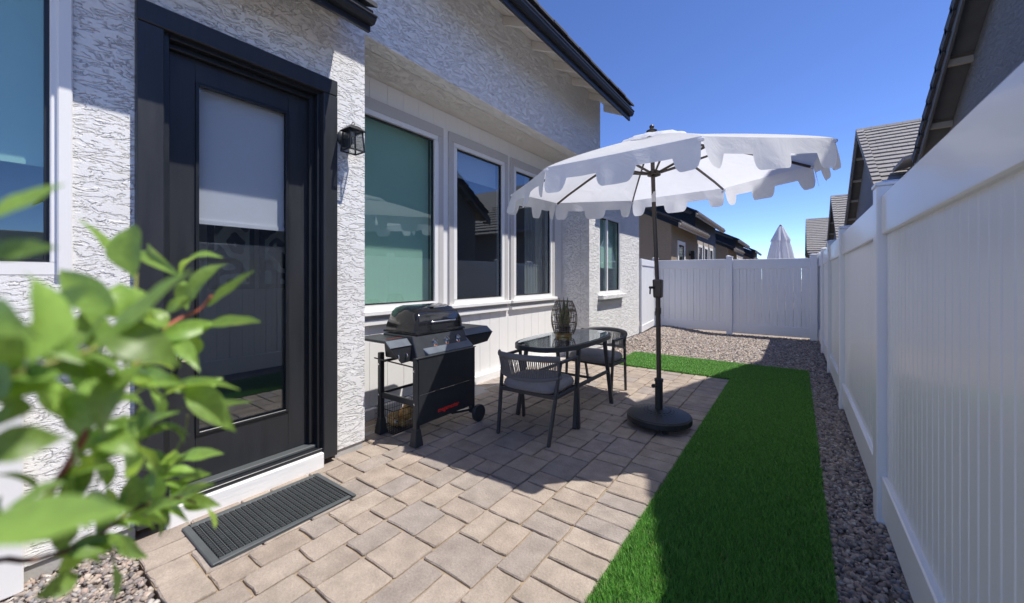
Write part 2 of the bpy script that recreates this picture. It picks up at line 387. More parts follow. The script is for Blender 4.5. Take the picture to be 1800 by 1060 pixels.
# ------------------------------------------------------------------ turf
def turf():
    rects = [(PX0+.005, GX1, -.35, PY1+.0), (-2.36, GX1, PY1+.01, GY1)]
    for i, (a,b,c,d) in enumerate(rects):
        tag(MB().add([(a,c,-.004),(b,c,-.004),(b,d,-.004),(a,d,-.004)], [(0,1,2,3)]).build('turf_backing', M['turf_mat']), 'green turf backing under the artificial lawn', kind='structure')
    r = np.random.default_rng(5)
    P = []
    for (a,b,c,d), dens in zip(rects, (42000, 24000)):
        n = int((b-a)*(d-c)*dens)
        yy = c+(d-c)*(r.random(n)**(1.35 if dens > 30000 else 1)); xx = a+(b-a)*r.random(n)
        P.append(np.stack([xx,yy],-1))
    P = np.concatenate(P); n = len(P)
    far = np.clip(np.hypot(P[:,0], P[:,1])/3, .8, 2.2)
    h = .018+.014*r.random(n); az = r.random(n)*2*PI; w = .0019*far*(.7+.6*r.random(n))
    lean = h*(.25+.8*r.random(n)); la = az+PI/2+r.normal(size=n)*.5
    la = np.where(r.random(n) < .55, PI*.62+r.normal(size=n)*.6, la)
    s = np.stack([np.cos(az)*w, np.sin(az)*w, np.zeros(n)],-1)
    p0 = np.concatenate([P, np.full((n,1),-.004)],1)
    tip = p0+np.stack([np.cos(la)*lean, np.sin(la)*lean, h],-1)
    mid = p0+np.stack([np.cos(la)*lean*.3, np.sin(la)*lean*.3, h*.6],-1)
    V = np.stack([p0-s, p0+s, mid+s*.8, mid-s*.8, tip],1)
    base = 5*np.arange(n)[:,None]
    F = np.concatenate([base+np.array([[0,1,2,3]]), base+np.array([[3,2,4]])],1).reshape(-1)
    me = bpy.data.meshes.new('artificial_turf'); me.vertices.add(n*5); me.vertices.foreach_set('co', V.reshape(-1))
    me.loops.add(n*7); me.loops.foreach_set('vertex_index', F)
    ls = (7*np.arange(n)[:,None]+np.array([[0,4]])).reshape(-1); lt = np.tile([4,3], n)
    me.polygons.add(n*2); me.polygons.foreach_set('loop_start', ls); me.polygons.foreach_set('loop_total', lt); me.update()
    pal = np.array([(.10,.30,.04),(.14,.37,.05),(.075,.24,.03),(.18,.40,.08),(.28,.34,.11)])
    cc = pal[r.choice(5, n, p=[.34,.28,.25,.10,.03])]*(.8+.4*r.random((n,1)))
    cl = np.ones((n,5,4)); cl[:,:,:3] = cc[:,None]
    at = me.color_attributes.new('col','FLOAT_COLOR','POINT'); at.data.foreach_set('color', cl.reshape(-1))
    tag(mk('artificial_turf', me, M['blade']), 'bright green artificial turf strip round the patio', kind='stuff')
turf()

# ------------------------------------------------------------------ patio
patio = MB().box(-3.34, PX0-.004, PY0+.004, PY1-.004, -.045, -.013).build('patio', M['joint_sand'])
tag(patio, 'tan tumbled paver patio with sandy joints', kind='structure')
def paver_mesh(x0, x1, y0, y1, r):
    g = .0036; x0 += g; x1 -= g; y0 += g; y1 -= g
    cx, cy = (x0+x1)/2, (y0+y1)/2; hx, hy = (x1-x0)/2, (y1-y0)/2
    rc = .008
    out = []
    for (sx, sy) in ((-1,-1),(1,-1),(1,1),(-1,1)):
        for k in ((0,1) if sx*sy > 0 else (1,0)):
            out.append((sx*(hx-(rc if k else 0)), sy*(hy-(0 if k else rc))))
    # order round the outline, with two wobbly points on each long side
    pts = []
    n = len(out)
    for i in range(n):
        p, q = out[i], out[(i+1) % n]; pts.append(p)
        if math.hypot(p[0]-q[0], p[1]-q[1]) > .03:
            for t in (.33, .67): pts.append((p[0]+(q[0]-p[0])*t, p[1]+(q[1]-p[1])*t))
    tilt = (r.uniform(-.006,.006), r.uniform(-.006,.006)); dz = r.uniform(-.0025,.0025)
    rings = []
    jit = [(r.uniform(-.005,.0018), r.uniform(.002,.010)) for _ in pts]
    for lev, (zz, ins) in enumerate(((-.03, 0), (-.0055, 0), (0, 1))):
        ring = []
        for (p, j) in zip(pts, jit):
            d = math.hypot(*p); k = 1+j[0]/d - (j[1]/d if ins else 0)
            x, y = p[0]*k, p[1]*k
            ring.append((x, y, zz+dz+(tilt[0]*x+tilt[1]*y if lev else 0)+(r.uniform(-.0006,.0006) if lev == 2 else 0)))
        rings.append(ring)
    n = len(pts); vs = sum(rings, []); fs = []
    for l in range(2):
        for i in range(n): fs.append((l*n+i, l*n+(i+1)%n, (l+1)*n+(i+1)%n, (l+1)*n+i))
    vs.append((0, 0, dz+r.uniform(-.001,.001))); c = len(vs)-1
    for i in range(n): fs.append((2*n+i, 2*n+(i+1)%n, c))
    return vs, fs, (cx, cy)
def lay_pavers():
    r = random.Random(11); U = .0805
    rects = []
    X0 = -3.30; nx = int(round((PX1-X0)/U)); ux = (PX1-X0)/nx; ny = int(round((PY1-PY0)/U)); uy = (PY1-PY0)/ny
    occ = [[0]*nx for _ in range(ny)]
    sizes = [((3,2),5),((2,3),5),((2,2),3),((3,3),3.2),((2,1),.35),((3,1),.3),((4,3),.9),((3,4),1.2),((2,4),.5)]
    def fits(i, j, a, b): return i+a <= nx and j+b <= ny and all(not occ[j+q][i+p] for p in range(a) for q in range(b))
    for j in range(ny):
        for i in range(nx):
            if occ[j][i]: continue
            opts = [(s, w) for s, w in sizes if fits(i, j, *s)]
            good = []
            for s, w in opts:          # do not leave one-cell slivers to the side
                e = i+s[0]
                if e < nx and not occ[j][e] and (e+1 >= nx or occ[j][e+1]): w *= .06
                good.append((s, w))
            if not good: good = [((2,1),1)] if fits(i,j,2,1) else [((1,2),1)] if fits(i,j,1,2) else [((1,1),1)]
            s = r.choices([g[0] for g in good], [g[1] for g in good])[0]
            for p in range(s[0]):
                for q in range(s[1]): occ[j+q][i+p] = 1
            rects.append((X0+i*ux, X0+(i+s[0])*ux, PY0+j*uy, PY0+(j+s[1])*uy))
    y = PY0
    while y < PY1-.04:
        w = r.choice((.135,.15,.16,.145)); e = min(PY1, y+w)
        if PY1-e < .06: e = PY1
        rects.append((PX1, PX0, y, e)); y = e
    rects = [q for q in rects if not (q[1] < XW+.06 and q[3] < 1.86)]
    # part of the paving that shows largest first
    def score(q):
        cx, cy = (q[0]+q[1])/2, (q[2]+q[3])/2; d = math.hypot(cx, cy)
        hid = .12 if (cx < -2.75 and cy < 3.2) else 1
        return (q[1]-q[0])*(q[3]-q[2])/d**3*hid
    rects.sort(key=score, reverse=True)
    pal = [(.385,.315,.25),(.40,.325,.26),(.37,.30,.24),(.355,.295,.245),(.345,.292,.25),(.41,.335,.265),(.38,.305,.24)]
    rest_v, rest_f, rest_c = [], [], []
    for k, q in enumerate(rects):
        vs, fs, (cx, cy) = paver_mesh(*q, r)
        c = r.choice(pal); s = r.uniform(.93,1.07); c = (c[0]*s*.84, c[1]*s*.86, c[2]*s*.89, 1)
        if k < 298:
            me = bpy.data.meshes.new('paver'); me.from_pydata([(x+cx, y+cy, z) for x, y, z in vs], [], fs)
            at = me.color_attributes.new('col','FLOAT_COLOR','POINT'); at.data.foreach_set('color', list(c)*len(vs))
            mk('paver', me, M['paver'], patio)
        else:
            b = len(rest_v); rest_v += [(x+cx, y+cy, z) for x, y, z in vs]; rest_f += [tuple(i+b for i in f) for f in fs]; rest_c += list(c)*len(vs)
    if rest_v:
        me = bpy.data.meshes.new('far_pavers'); me.from_pydata(rest_v, [], rest_f)
        at = me.color_attributes.new('col','FLOAT_COLOR','POINT'); at.data.foreach_set('color', rest_c)
        mk('far_pavers', me, M['paver'], patio)['kind'] = 'stuff'
lay_pavers()

# ------------------------------------------------------------------ our house
def window_unit(parent, x, y0, y1, z0, z1, gl='window_glass', fw=.055, mull=None, blind=None, fmat='white_trim', name='window', depth=.05):
    """window in a wall whose face is at x (facing +x): frame > pane, blind as sub-parts"""
    f = MB()
    f.box(x-depth, x+.012, y0, y1, z0, z0+fw).box(x-depth, x+.012, y0, y1, z1-fw, z1)
    f.box(x-depth, x+.012, y0, y0+fw, z0+fw, z1-fw).box(x-depth, x+.012, y1-fw, y1, z0+fw, z1-fw)
    if mull: f.box(x-depth, x+.009, mull-.022, mull+.022, z0+fw, z1-fw)
    w = f.build(name, M[fmat], parent, bevel=.004)
    g = MB()
    i = fw
    g.box(x-.035, x-.012, y0+i, y0+i+.016, z0+i, z1-i).box(x-.035, x-.012, y1-i-.016, y1-i, z0+i, z1-i)
    g.box(x-.035, x-.012, y0+i+.016, y1-i-.016, z0+i, z0+i+.014).box(x-.035, x-.012, y0+i+.016, y1-i-.016, z1-i-.016, z1-i)
    g.build('gasket', M['black_metal'], w)
    MB().box(x-.031, x-.025, y0+i+.004, y1-i-.004, z0+i+.004, z1-i-.004).build('pane', M[gl], w)
    if blind:
        b = MB().box(x-.125, x-.121, y0+i-.02, y1-i+.02, blind, z1-.02)
        b.box(x-.132, x-.114, y0+i-.02, y1-i+.02, blind-.022, blind)
        b.build('roller_blind', M['blind'], w)
    return w

def roof_slab(b, xe, ze, xr, y0, y1, pitch, t=.07):
    zr = ze+(xe-xr)*pitch
    b.prism([(xe, ze), (xr, zr), (xr, zr-t), (xe, ze-t)], 'y', y0, y1)

def wall_with_holes(b, x0, x1, y0, y1, z0, z1, holes):
    """boxes that fill the wall round the openings (y0,y1,z0,z1), openings side by side along y"""
    y = y0
    for (a, c, d, e) in sorted(holes):
        if a > y: b.box(x0, x1, y, a, z0, z1)
        if d > z0: b.box(x0, x1, a, c, z0, d)
        if e < z1: b.box(x0, x1, a, c, e, z1)
        y = c
    if y < y1: b.box(x0, x1, y, y1, z0, z1)

house = thing('house', (XW, 3.0, 0), 'white stucco house with black door and three tall recessed windows', 'house')
T = .16
w = MB(); wall_with_holes(w, XW-T, XW, -1.6, 1.84, .06, 3.6, [(-.95,.275,1.36,2.93),(.60,1.50,.10,2.70)])
w.box(XR-.02, XW-T-.002, 1.70, 1.838, .06, 3.26)                       # side of the pier towards the recess
w.box(-7.5, XW-T-.002, -1.6, -1.45, .06, 3.5)
w.build('stucco_wall', M['stucco_white'], house)
w = MB().box(XW-T, XW+.001, 1.842, 6.47, 3.28, 4.55)
w.prism([(XW-T,4.55),(XW+.001,4.55),(-5.2,5.7)], 'y', 6.32, 6.468)
w.box(-7.5, XW-T-.002, 6.33, 6.469, 3.2, 4.55)
w.box(-7.5, XW-T-.002, 1.70, 1.84, 3.3, 5.3)
w.build('upper_wall', M['stucco_white'], house, bevel=.006)
MB().box(XR-.05, XW-T-.003, 1.842, 6.05, 3.281, 3.34).build('overhang_soffit', M['stucco_soffit'], house)
w = MB(); wall_with_holes(w, -2.80-T, -2.80, 6.06, 8.62, .13, 3.279, [(6.46,7.51,1.06,2.47)])
w.box(-3.9, -2.80-T-.002, 6.06, 6.2, .0, 3.279); w.box(-7.5, -2.80-T-.002, 8.48, 8.62, .0, 3.2)
w.build('stucco_wall', M['stucco_white'], house)
# foundation and weep screed
for q in ((-1.6,.505),(1.60,1.83)): MB().box(XW-T+.01, XW-.012, *q, -.03, .06).build('foundation', M['concrete'], house)
MB().box(-2.80-T, -2.815, 6.07, 8.61, -.03, .13).build('foundation', M['painted_sill'], house)
MB().box(XR-.06, XR+.05, 1.842, 6.055, -.03, .10).build('foundation', M['painted_sill'], house, bevel=.006)
# recess: backing wall, vertical boards, windows
WIN = [(1.90,3.125,1.03,3.0-.04), (3.375,4.375,1.03,2.96), (4.60,5.70,1.03,2.96)]
w = MB(); wall_with_holes(w, XR-.12, XR-.02, 1.84, 6.06, .0, 3.28, [(a,b,c,d) for a,b,c,d in WIN])
w.build('recess_wall', M['white_board'], house)
yb = 1.845; bw = .203
board_lo = board_hi = None
while yb < 5.95:
    y2 = min(yb+bw, 6.055)
    o = MB().box(XR-.02, XR, yb+.0012, y2-.0012, .105, .90).build('board', M['white_board'], house, bevel=.002)
    o = MB().box(XR-.02, XR, yb+.0012, y2-.0012, 3.075, 3.28).build('board', M['white_board'], house, bevel=.002)
    yb = y2
for (a, b) in ((3.205,3.295),(4.455,4.52),(5.78,6.055)):
    MB().box(XR-.02, XR+.002, a, b, .99, 3.075).build('board', M['white_board'], house, bevel=.002)
for k, (a, b, c, d) in enumerate(WIN):
    wu = window_unit(house, XR+.012, a, b, c, d, 'window_glass' if k == 0 else 'window_clear', blind=(1.08 if k == 0 else None if k == 2 else 2.62))
    tr = MB(); t = .08
    tr.box(XR-.02, XR+.028, a-t, b+t, d, d+.11).box(XR-.02, XR+.027, a-t, a, c, d).box(XR-.02, XR+.027, b, b+t, c, d)
    tr.build('window_trim', M['trim_grey'], house, bevel=.005)
    s_ = MB().box(XR-.02, XR+.075, a-t-.01, b+t+.01, c-.045, c).build('window_sill', M['white_trim'], house, bevel=.006)
    MB().box(XR-.02, XR+.045, a-t, b+t, c-.14, c-.09).build('apron_trim', M['white_trim'], house, bevel=.005)
    MB().box(XR-.02, XR+.012, a-t, b+t, c-.088, c-.047).build('apron_board', M['trim_grey'], house)
# far wall window
wu = window_unit(house, -2.815, 6.46, 7.51, 1.06, 2.47, 'window_glass', .05, mull=6.86, blind=1.55)
MB().box(-2.83, -2.70, 6.42, 7.60, .965, 1.045).build('window_sill', M['stucco_white'], house, bevel=.01)
MB().box(-2.83, -2.775, 6.42, 7.52, .885, .93).build('window_sill', M['stucco_white'], house, bevel=.008)
# near window
wu = window_unit(house, XW-.01, -.95, .275, 1.36, 2.93, 'window_glass', .06, blind=1.90)
MB().box(XW-.02, XW+.022, .235, .283, 1.36, 2.93).build('window_casing', M['white_trim'], house, bevel=.005)
MB().box(XW-.02, XW+.022, -.95, .283, 2.93, 2.98).build('window_casing', M['white_trim'], house, bevel=.005)
MB().box(XW-.02, XW+.10, -.95, .40, 1.055, 1.12).build('window_ledge', M['concrete'], house, bevel=.008)
MB().box(XW+.003, XW+.095, -.35, .135, .0, .80).build('corner_board', M['white_trim'], house, bevel=.006)
# door
door = MB()
XD = XW-.085
door.box(XD-.045, XD, .64, .775, .15, 2.66).box(XD-.045, XD, 1.30, 1.46, .15, 2.66).box(XD-.045, XD, .775, 1.30, .15, .42).box(XD-.045, XD, .775, 1.30, 2.50, 2.66)
dr = door.build('door', M['black_wood'], house, bevel=.004)
MB().box(XD-.028, XD-.020, .772, 1.303, .417, 2.503).build('glass_pane', M['door_glass'], dr)
b = MB(); e = .018
b.box(XD-.012, XD+.010, .775, .775+e, .42, 2.5).box(XD-.012, XD+.010, 1.30-e, 1.30, .42, 2.5).box(XD-.012, XD+.010, .775+e, 1.30-e, .42, .42+e).box(XD-.012, XD+.010, .775+e, 1.30-e, 2.5-e, 2.5)
b.build('glazing_bead', M['black_metal'], dr, bevel=.003)
b = MB().box(XD-.06, XD-.056, .78, 1.295, 1.70, 2.5).box(XD-.07, XD-.048, .78, 1.295, 1.675, 1.70)
b.build('roller_blind', M['blind'], dr)
lk = MB().lathe([(.024,0),(.026,.006),(.024,.014),(.016,.018),(.015,.016)], (XD,.705,1.03), 20, 'x').build('lock_cylinder', M['chrome'], dr, smooth=30)
MB().box(XD+.0165, XD+.0195, .703, .707, 1.022, 1.038).build('keyway', M['black_metal'], dr)
b = MB(); b.lathe([(.024,0),(.026,.006),(.012,.012),(.011,.05),(.026,.058),(.030,.075),(.024,.09),(.0,.094)], (XD,.705,.90), 20, 'x'); b.build('door_knob', M['chrome'], dr, smooth=30)
for q in ((XW-.17, XW+.002, .575, .64, .12, 2.70), (XW-.17, XW+.002, 1.46, 1.52, .12, 2.70), (XW-.17, XW+.002, .64, 1.46, 2.66, 2.70)):
    MB().box(*q).build('door_jamb', M['black_metal'], house, bevel=.003)
MB().box(XD-.01, XW-.045, 1.425, 1.46, .16, 2.66).box(XD-.01, XW-.045, .64, 1.425, 2.63, 2.66).build('door_stop', M['black_metal'], house, bevel=.003)
for q in ((XW-.01, XW+.042, .50, .61, .045, 2.68), (XW-.01, XW+.042, 1.485, 1.59, .045, 2.68), (XW-.01, XW+.043, .50, 1.59, 2.682, 2.795)):
    MB().box(*q).build('door_trim', M['black_wood'], house, bevel=.005)
MB().box(XW-.16, XW+.03, .612, 1.483, .105, .128).build('threshold', M['black_metal'], house, bevel=.003)
MB().box(XW-.10, XW-.02, .612, 1.483, .129, .150).build('threshold', M['rubber_edge'], house, bevel=.004)
MB().box(XW-.14, XW+.055, .615, 1.48, -.02, .103).build('door_step', M['painted_sill'], house, bevel=.004)
# rooms behind the glass
rm = MB()
rm.box(-7.4, -7.3, -1.45, 8.48, .0, 3.3).box(-7.3, -2.97, -1.45, 8.48, -.02, .0).box(-7.3, -2.97, -1.45, 1.7, 3.26, 3.28).box(-7.3, -3.46, 1.84, 8.48, 3.34, 3.36)
rm.box(-4.5, -4.4, -1.45, 3.20, .0, 3.26).box(-7.3,-3.46,3.21,3.29,.0,3.26).box(-7.3,-3.46,6.1,6.2,.0,3.3)
rm.build('inner_room', M['room'], house)
for (yy, ww) in ((1.47,.38),(1.90,.38)):
    pf = MB().box(-4.398, -4.37, yy-ww/2, yy+ww/2, 1.24, 1.90).build('picture_frame', M['frame_black'], house)
    MB().box(-4.3695, -4.366, yy-ww/2+.045, yy+ww/2-.045, 1.285, 1.855).build('picture', M['art_paper'], pf)
cv = []
nn = 26
b = MB()
vs = []
for i in range(nn+1):
    yy = 5.15+.5*i/nn; xx = XR-.17+.02*math.sin(i*1.5)
    vs += [(xx, yy, 1.0), (xx, yy, 3.0)]
b.add(vs, [(2*i, 2*i+2, 2*i+3, 2*i+1) for i in range(nn)]); b.build('curtain', M['curtain'], house, smooth=True)
# roofs
PIT = .50
def eave(parent, xe, ze, y0, y1, xr, tilemat='tile_dark', tails=(), fasc='fascia_dark', soff='soffit_paint', xw=XW, tiles=True, gut=True, k=1.0):
    b = MB(); roof_slab(b, xe-.015, ze-.012, xr, y0, y1, PIT, .05)
    rf = b.build('roof', M[tilemat], parent)
    MB().box(xe-.075, xe-.045, y0, y1, ze-.04-.195*k, ze-.04-.035*k).build('fascia', M[fasc], parent, bevel=.004)
    if gut:
        prof = [(xe-.043, ze-.075), (xe-.043, ze-.165), (xe-.005, ze-.165), (xe+.018, ze-.125), (xe+.018, ze-.105), (xe+.03, ze-.095), (xe+.03, ze-.082), (xe+.012, ze-.082), (xe+.012,ze-.12), (xe-.008,ze-.155), (xe-.035,ze-.155), (xe-.035,ze-.075)]
        prof = [(x, ze-.04+(z-ze+.04)*k) for x, z in prof]
        MB().prism(prof[::-1], 'y', y0-.003, y1+.003).build('drip_edge', M[fasc], parent)
    # soffit boards follow the roof slope
    n = 3; xs = [xe-.08+(xw-xe+.08)*i/n for i in range(n+1)]
    for i in range(n):
        xa, xb = xs[i]-.003, xs[i+1]+.003
        za, zb = ze-.115+(xe-xa)*PIT, ze-.115+(xe-xb)*PIT
        MB().prism([(xa,za),(xb,zb),(xb,zb+.015),(xa,za+.015)], 'y', y0+.005, y1-.005).build('soffit_board', M[soff], parent)
    for ty in tails:
        xa, xb = xe-.078, xw+.001
        za, zb = ze-.117+(xe-xa)*PIT, ze-.117+(xe-xb)*PIT
        MB().prism([(xa,za),(xb,zb),(xb,zb-.11),(xa,za-.09)], 'y', ty-.024, ty+.024).build('rafter_tail', M[soff], parent, bevel=.003)
    if tiles:
        y = y0-.01; k = 0
        tm = None
        while y < y1-.05:
            wd = min(.33, y1-y+.01)
            bb = MB(); j = rnd.uniform(-.008,.008)
            L_ = .42
            lo = [(xe+.03+j, y+.004, ze-.008), (xe+.03+j, y+wd-.004, ze-.008), (xe+.03-L_, y+wd-.004, ze-.008+L_*PIT*.98), (xe+.03-L_, y+.004, ze-.008+L_*PIT*.98)]
            hi = [(p[0], p[1], p[2]+(.034 if i < 2 else .02)) for i, p in enumerate(lo)]
            bb.hexa(lo, hi); bb.build('roof_tile', M[tilemat], rf, bevel=.004)
            y += wd
    return rf
eave(house, -2.27, 4.28, 1.62, 6.66, -5.3, tails=(2.5, 3.09, 3.68, 4.28, 4.86, 5.42, 6.02, 6.62))
eave(house, -2.36, 3.21, -1.9, 1.64, -5.2, tails=(-1.3,-.7,-.1,.5,1.1), k=.55)
eave(house, -2.36, 3.32, 6.50, 8.95, -5.2, tails=(), tiles=False)
tag(house)

# wall lantern by the door
def lantern(loc):
    x, y, z = loc
    t = thing('wall_lantern', loc, 'small black glass wall lantern on the stucco pier beside the door', 'wall lamp')
    MB().lathe([(.062,0),(.064,.008),(.050,.020),(.022,.026)], (x+.002,y,z), 24, 'x').build('back_plate', M['black_metal'], t, smooth=30)
    MB().tube([(x+.02,y,z),(x+.06,y,z+.012),(x+.085,y,z+.05),(x+.10,y,z+.06),(x+.115,y,z+.045)], .008, 8).build('arm', M['aluminium'], t, smooth=True)
    cx = x+.115; zt = z+.045; zb = z-.115; a, c = .062, .046
    MB().hexa([(cx-a-.008,y-a-.008,zt-.012),(cx+a+.008,y-a-.008,zt-.012),(cx+a+.008,y+a+.008,zt-.012),(cx-a-.008,y+a+.008,zt-.012)], [(cx-.03,y-.03,zt+.028),(cx+.03,y-.03,zt+.028),(cx+.03,y+.03,zt+.028),(cx-.03,y+.03,zt+.028)]).build('roof_cap', M['black_metal'], t, bevel=.003)
    MB().tube([(cx+.016*math.cos(k*PI/6), y+.002, zt+.044+.016*math.sin(k*PI/6)) for k in range(13)], .003, 6, False).build('ring', M['black_metal'], t, smooth=True)
    tops = [(cx+sx*a, y+sy*a, zt-.012) for sx, sy in ((-1,-1),(1,-1),(1,1),(-1,1))]; bots = [(cx+sx*c, y+sy*c, zb) for sx, sy in ((-1,-1),(1,-1),(1,1),(-1,1))]
    # lantern narrows upwards in the photograph: wide at the bottom
    tops, bots = [(cx+(p[0]-cx)*.78, y+(p[1]-y)*.78, p[2]) for p in tops], [(cx+(p[0]-cx)*1.28, y+(p[1]-y)*1.28, p[2]) for p in bots]
    b = MB()
    for i in range(4):
        b.bar(tops[i], bots[i], .009); b.bar(bots[i], bots[(i+1)%4], .009); b.bar(tops[i], tops[(i+1)%4], .009)
    b.build('cage', M['black_metal'], t)
    for i in range(4):
        j = (i+1) % 4
        MB().add([tops[i],tops[j],bots[j],bots[i]], [(0,1,2,3)]).build('glass_pane', M['lamp_glass'], t)
    MB().lathe([(.012,0),(.014,-.03),(.012,-.035)], (cx,y,zt-.015), 12).build('socket', M['sticker'], t)
    MB().lathe([(.006,-.036),(.016,-.055),(.018,-.07),(.012,-.088),(0,-.094)], (cx,y,zt-.015), 12).build('bulb', M['lamp_glass'], t, smooth=True)
lantern((XW, 1.665, 2.40))

# doormat
def doormat():
    t = thing('doormat', (-2.425, 1.03, .002), 'black rubber scraper doormat lying below the door step', 'doormat')
    x0, x1, y0, y1 = -2.655, -2.20, .66, 1.40
    MB().box(x0+.012, x1-.012, y0+.012, y1-.012, .003, .007).build('base', M['rubber'], t)
    b = MB(); e = .032
    for q in ((x0,x1,y0,y0+e),(x0,x1,y1-e,y1)):
        b.box(q[0],q[1],q[2],q[3],.001,.014)
    b.box(x0, x0+e, y0+e, y1-e, .001, .014).box(x1-e, x1, y0+e, y1-e, .001, .014)
    b.build('border', M['rubber_edge'], t, bevel=.004)
    b = MB(); nx, ny = 17, 24
    dx = (x1-x0-2*e)/nx; dy = (y1-y0-2*e)/ny
    for i in range(nx):
        for j in range(ny):
            cx = x0+e+(i+.5)*dx; cy = y0+e+(j+.5)*dy
            b.hexa([(cx-dx*.42,cy-dy*.36,.007),(cx+dx*.42,cy-dy*.36,.007),(cx+dx*.42,cy+dy*.36,.007),(cx-dx*.42,cy+dy*.36,.007)],
                   [(cx-dx*.30,cy-dy*.26,.0165),(cx+dx*.30,cy-dy*.26,.0165),(cx+dx*.30,cy+dy*.26,.0165),(cx-dx*.30,cy+dy*.26,.0165)])
    b.build('scraper_nubs', M['rubber'], t)['kind'] = 'stuff'
    b = MB()
    for j in range(1, ny):
        yy = y0+e+j*dy; b.box(x0+e, x1-e, yy-.0018, yy+.0018, .0065, .0125)
    b.build('rib', M['rubber_edge'], t)['kind'] = 'stuff'
doormat()

# ------------------------------------------------------------------ vinyl fences
def fence_run(name, label, posts, at, rails=True, board_w=.152, zt=1.80, z0=.05, close=None):
    """posts: distances along the run; at(s, d, z) -> world point, d = distance towards the yard from the board face"""
    t = thing(name, at(posts[0], 0, 0), label, 'fence')
    def bx(b, s0, s1, d0, d1, za, zb):
        b.hexa([at(s0,d0,za),at(s1,d0,za),at(s1,d1,za),at(s0,d1,za)], [at(s0,d0,zb),at(s1,d0,zb),at(s1,d1,zb),at(s0,d1,zb)])
    for s in posts:
        b = MB(); bx(b, s-.064, s+.064, -.088, .042, -.03, zt+.055); p = b.build('post', M['vinyl'], t, bevel=.006)
        b = MB(); q = .006
        c0 = [at(s-.064-q,-.088-q,zt+.056), at(s+.064+q,-.088-q,zt+.056), at(s+.064+q,.042+q,zt+.056), at(s-.064-q,.042+q,zt+.056)]
        c1 = [at(p_[0],p_[1],zt+.074) for p_ in ((s-.064-q,-.088-q),(s+.064+q,-.088-q),(s+.064+q,.042+q),(s-.064-q,.042+q))]
        b.hexa(c0, c1)
        c2 = [at(p_[0],p_[1],zt+.0745) for p_ in ((s-.06,-.084),(s+.06,-.084),(s+.06,.038),(s-.06,.038))]
        c3 = [at(p_[0],p_[1],zt+.088) for p_ in ((s-.03,-.053),(s+.03,-.053),(s+.03,.007),(s-.03,.007))]
        b.hexa(c2, c3); b.build('post_cap', M['vinyl'], p, bevel=.003)
    for a, c in zip(posts[:-1], posts[1:]):
        s0, s1 = a+.064, c-.064
        b = MB(); bx(b, s0, s1, -.046, .022, zt-.215, zt); b.build('top_rail', M['vinyl'], t, bevel=.006)
        b = MB(); bx(b, s0, s1, -.046, .022, z0, z0+.215); b.build('bottom_rail', M['vinyl'], t, bevel=.006)
        n = max(1, round((s1-s0)/board_w)); w = (s1-s0)/n
        for k in range(n):
            b = MB(); u0, u1 = s0+k*w, s0+(k+1)*w; um = (u0+u1)/2
            # each board: two flats with a shallow groove in the middle
            prof = [(u0+.002,-.028),(u1-.002,-.028),(u1-.002,-.006),(u1-.007,0),(um+.006,0),(um+.002,-.004),(um-.002,-.004),(um-.006,0),(u0+.007,0),(u0+.002,-.006)]
            za, zb = z0+.21, zt-.21
            vs = [at(p[0],p[1],za) for p in prof]+[at(p[0],p[1],zb) for p in prof]; m_ = len(prof)
            b.add(vs, [tuple(range(m_-1,-1,-1)), tuple(range(m_,2*m_))]+[(i,(i+1)%m_,(i+1)%m_+m_,i+m_) for i in range(m_)])
            b.build('board', M['vinyl'], t)
    return t
fence_run('side_fence', 'long white vinyl privacy fence along the gravel strip', [-1.15, .95, 3.0, 5.32, 7.22, 9.02, 10.70], lambda s, d, z: Vector((XF-d, s, z)))
fence_run('back_fence', 'white vinyl privacy fence closing the far end of the yard', [-3.02, -1.29, .30], lambda s, d, z: Vector((s, YB-d, z+(.02 if s < -1.3 else 0))), zt=1.775)
def gate():
    a = Vector((-2.80, 8.70, .12)); b_ = Vector((-2.98, 10.42, .10)); d = (b_-a); Ln = math.hypot(d.x, d.y); ux, uy = d.x/Ln, d.y/Ln
    def at(s, n, z): return Vector((a.x+ux*s+uy*n, a.y+uy*s-ux*n, z))
    t = thing('gate', a, 'white vinyl gate between the house corner and back fence', 'gate')
    def bx(b, s0, s1, d0, d1, za, zb):
        b.hexa([at(s0,d1,za),at(s1,d1,za),at(s1,d0,za),at(s0,d0,za)], [at(s0,d1,zb),at(s1,d1,zb),at(s1,d0,zb),at(s0,d0,zb)])
    for za, zb in ((.13,.28),(1.62,1.77)):
        b = MB(); bx(b, .02, Ln-.1, -.02, .03, za, zb); b.build('rail', M['vinyl'], t, bevel=.005)
    for s0 in (.02, Ln-.17):
        b = MB(); bx(b, s0, s0+.07, -.02, .028, .285, 1.615); b.build('stile', M['vinyl'], t, bevel=.005)
    n = 9; w_ = (Ln-.27)/n
    for k in range(n):
        b = MB(); bx(b, .092+k*w_+.003, .092+(k+1)*w_-.003, -.01, .012, .28, 1.62); b.build('board', M['vinyl'], t, bevel=.003)
    for zz in (.38, 1.42):
        b = MB(); bx(b, Ln-.16, Ln-.06, .03, .045, zz, zz+.11); b.build('hinge', M['black_metal'], t, bevel=.003)
gate()

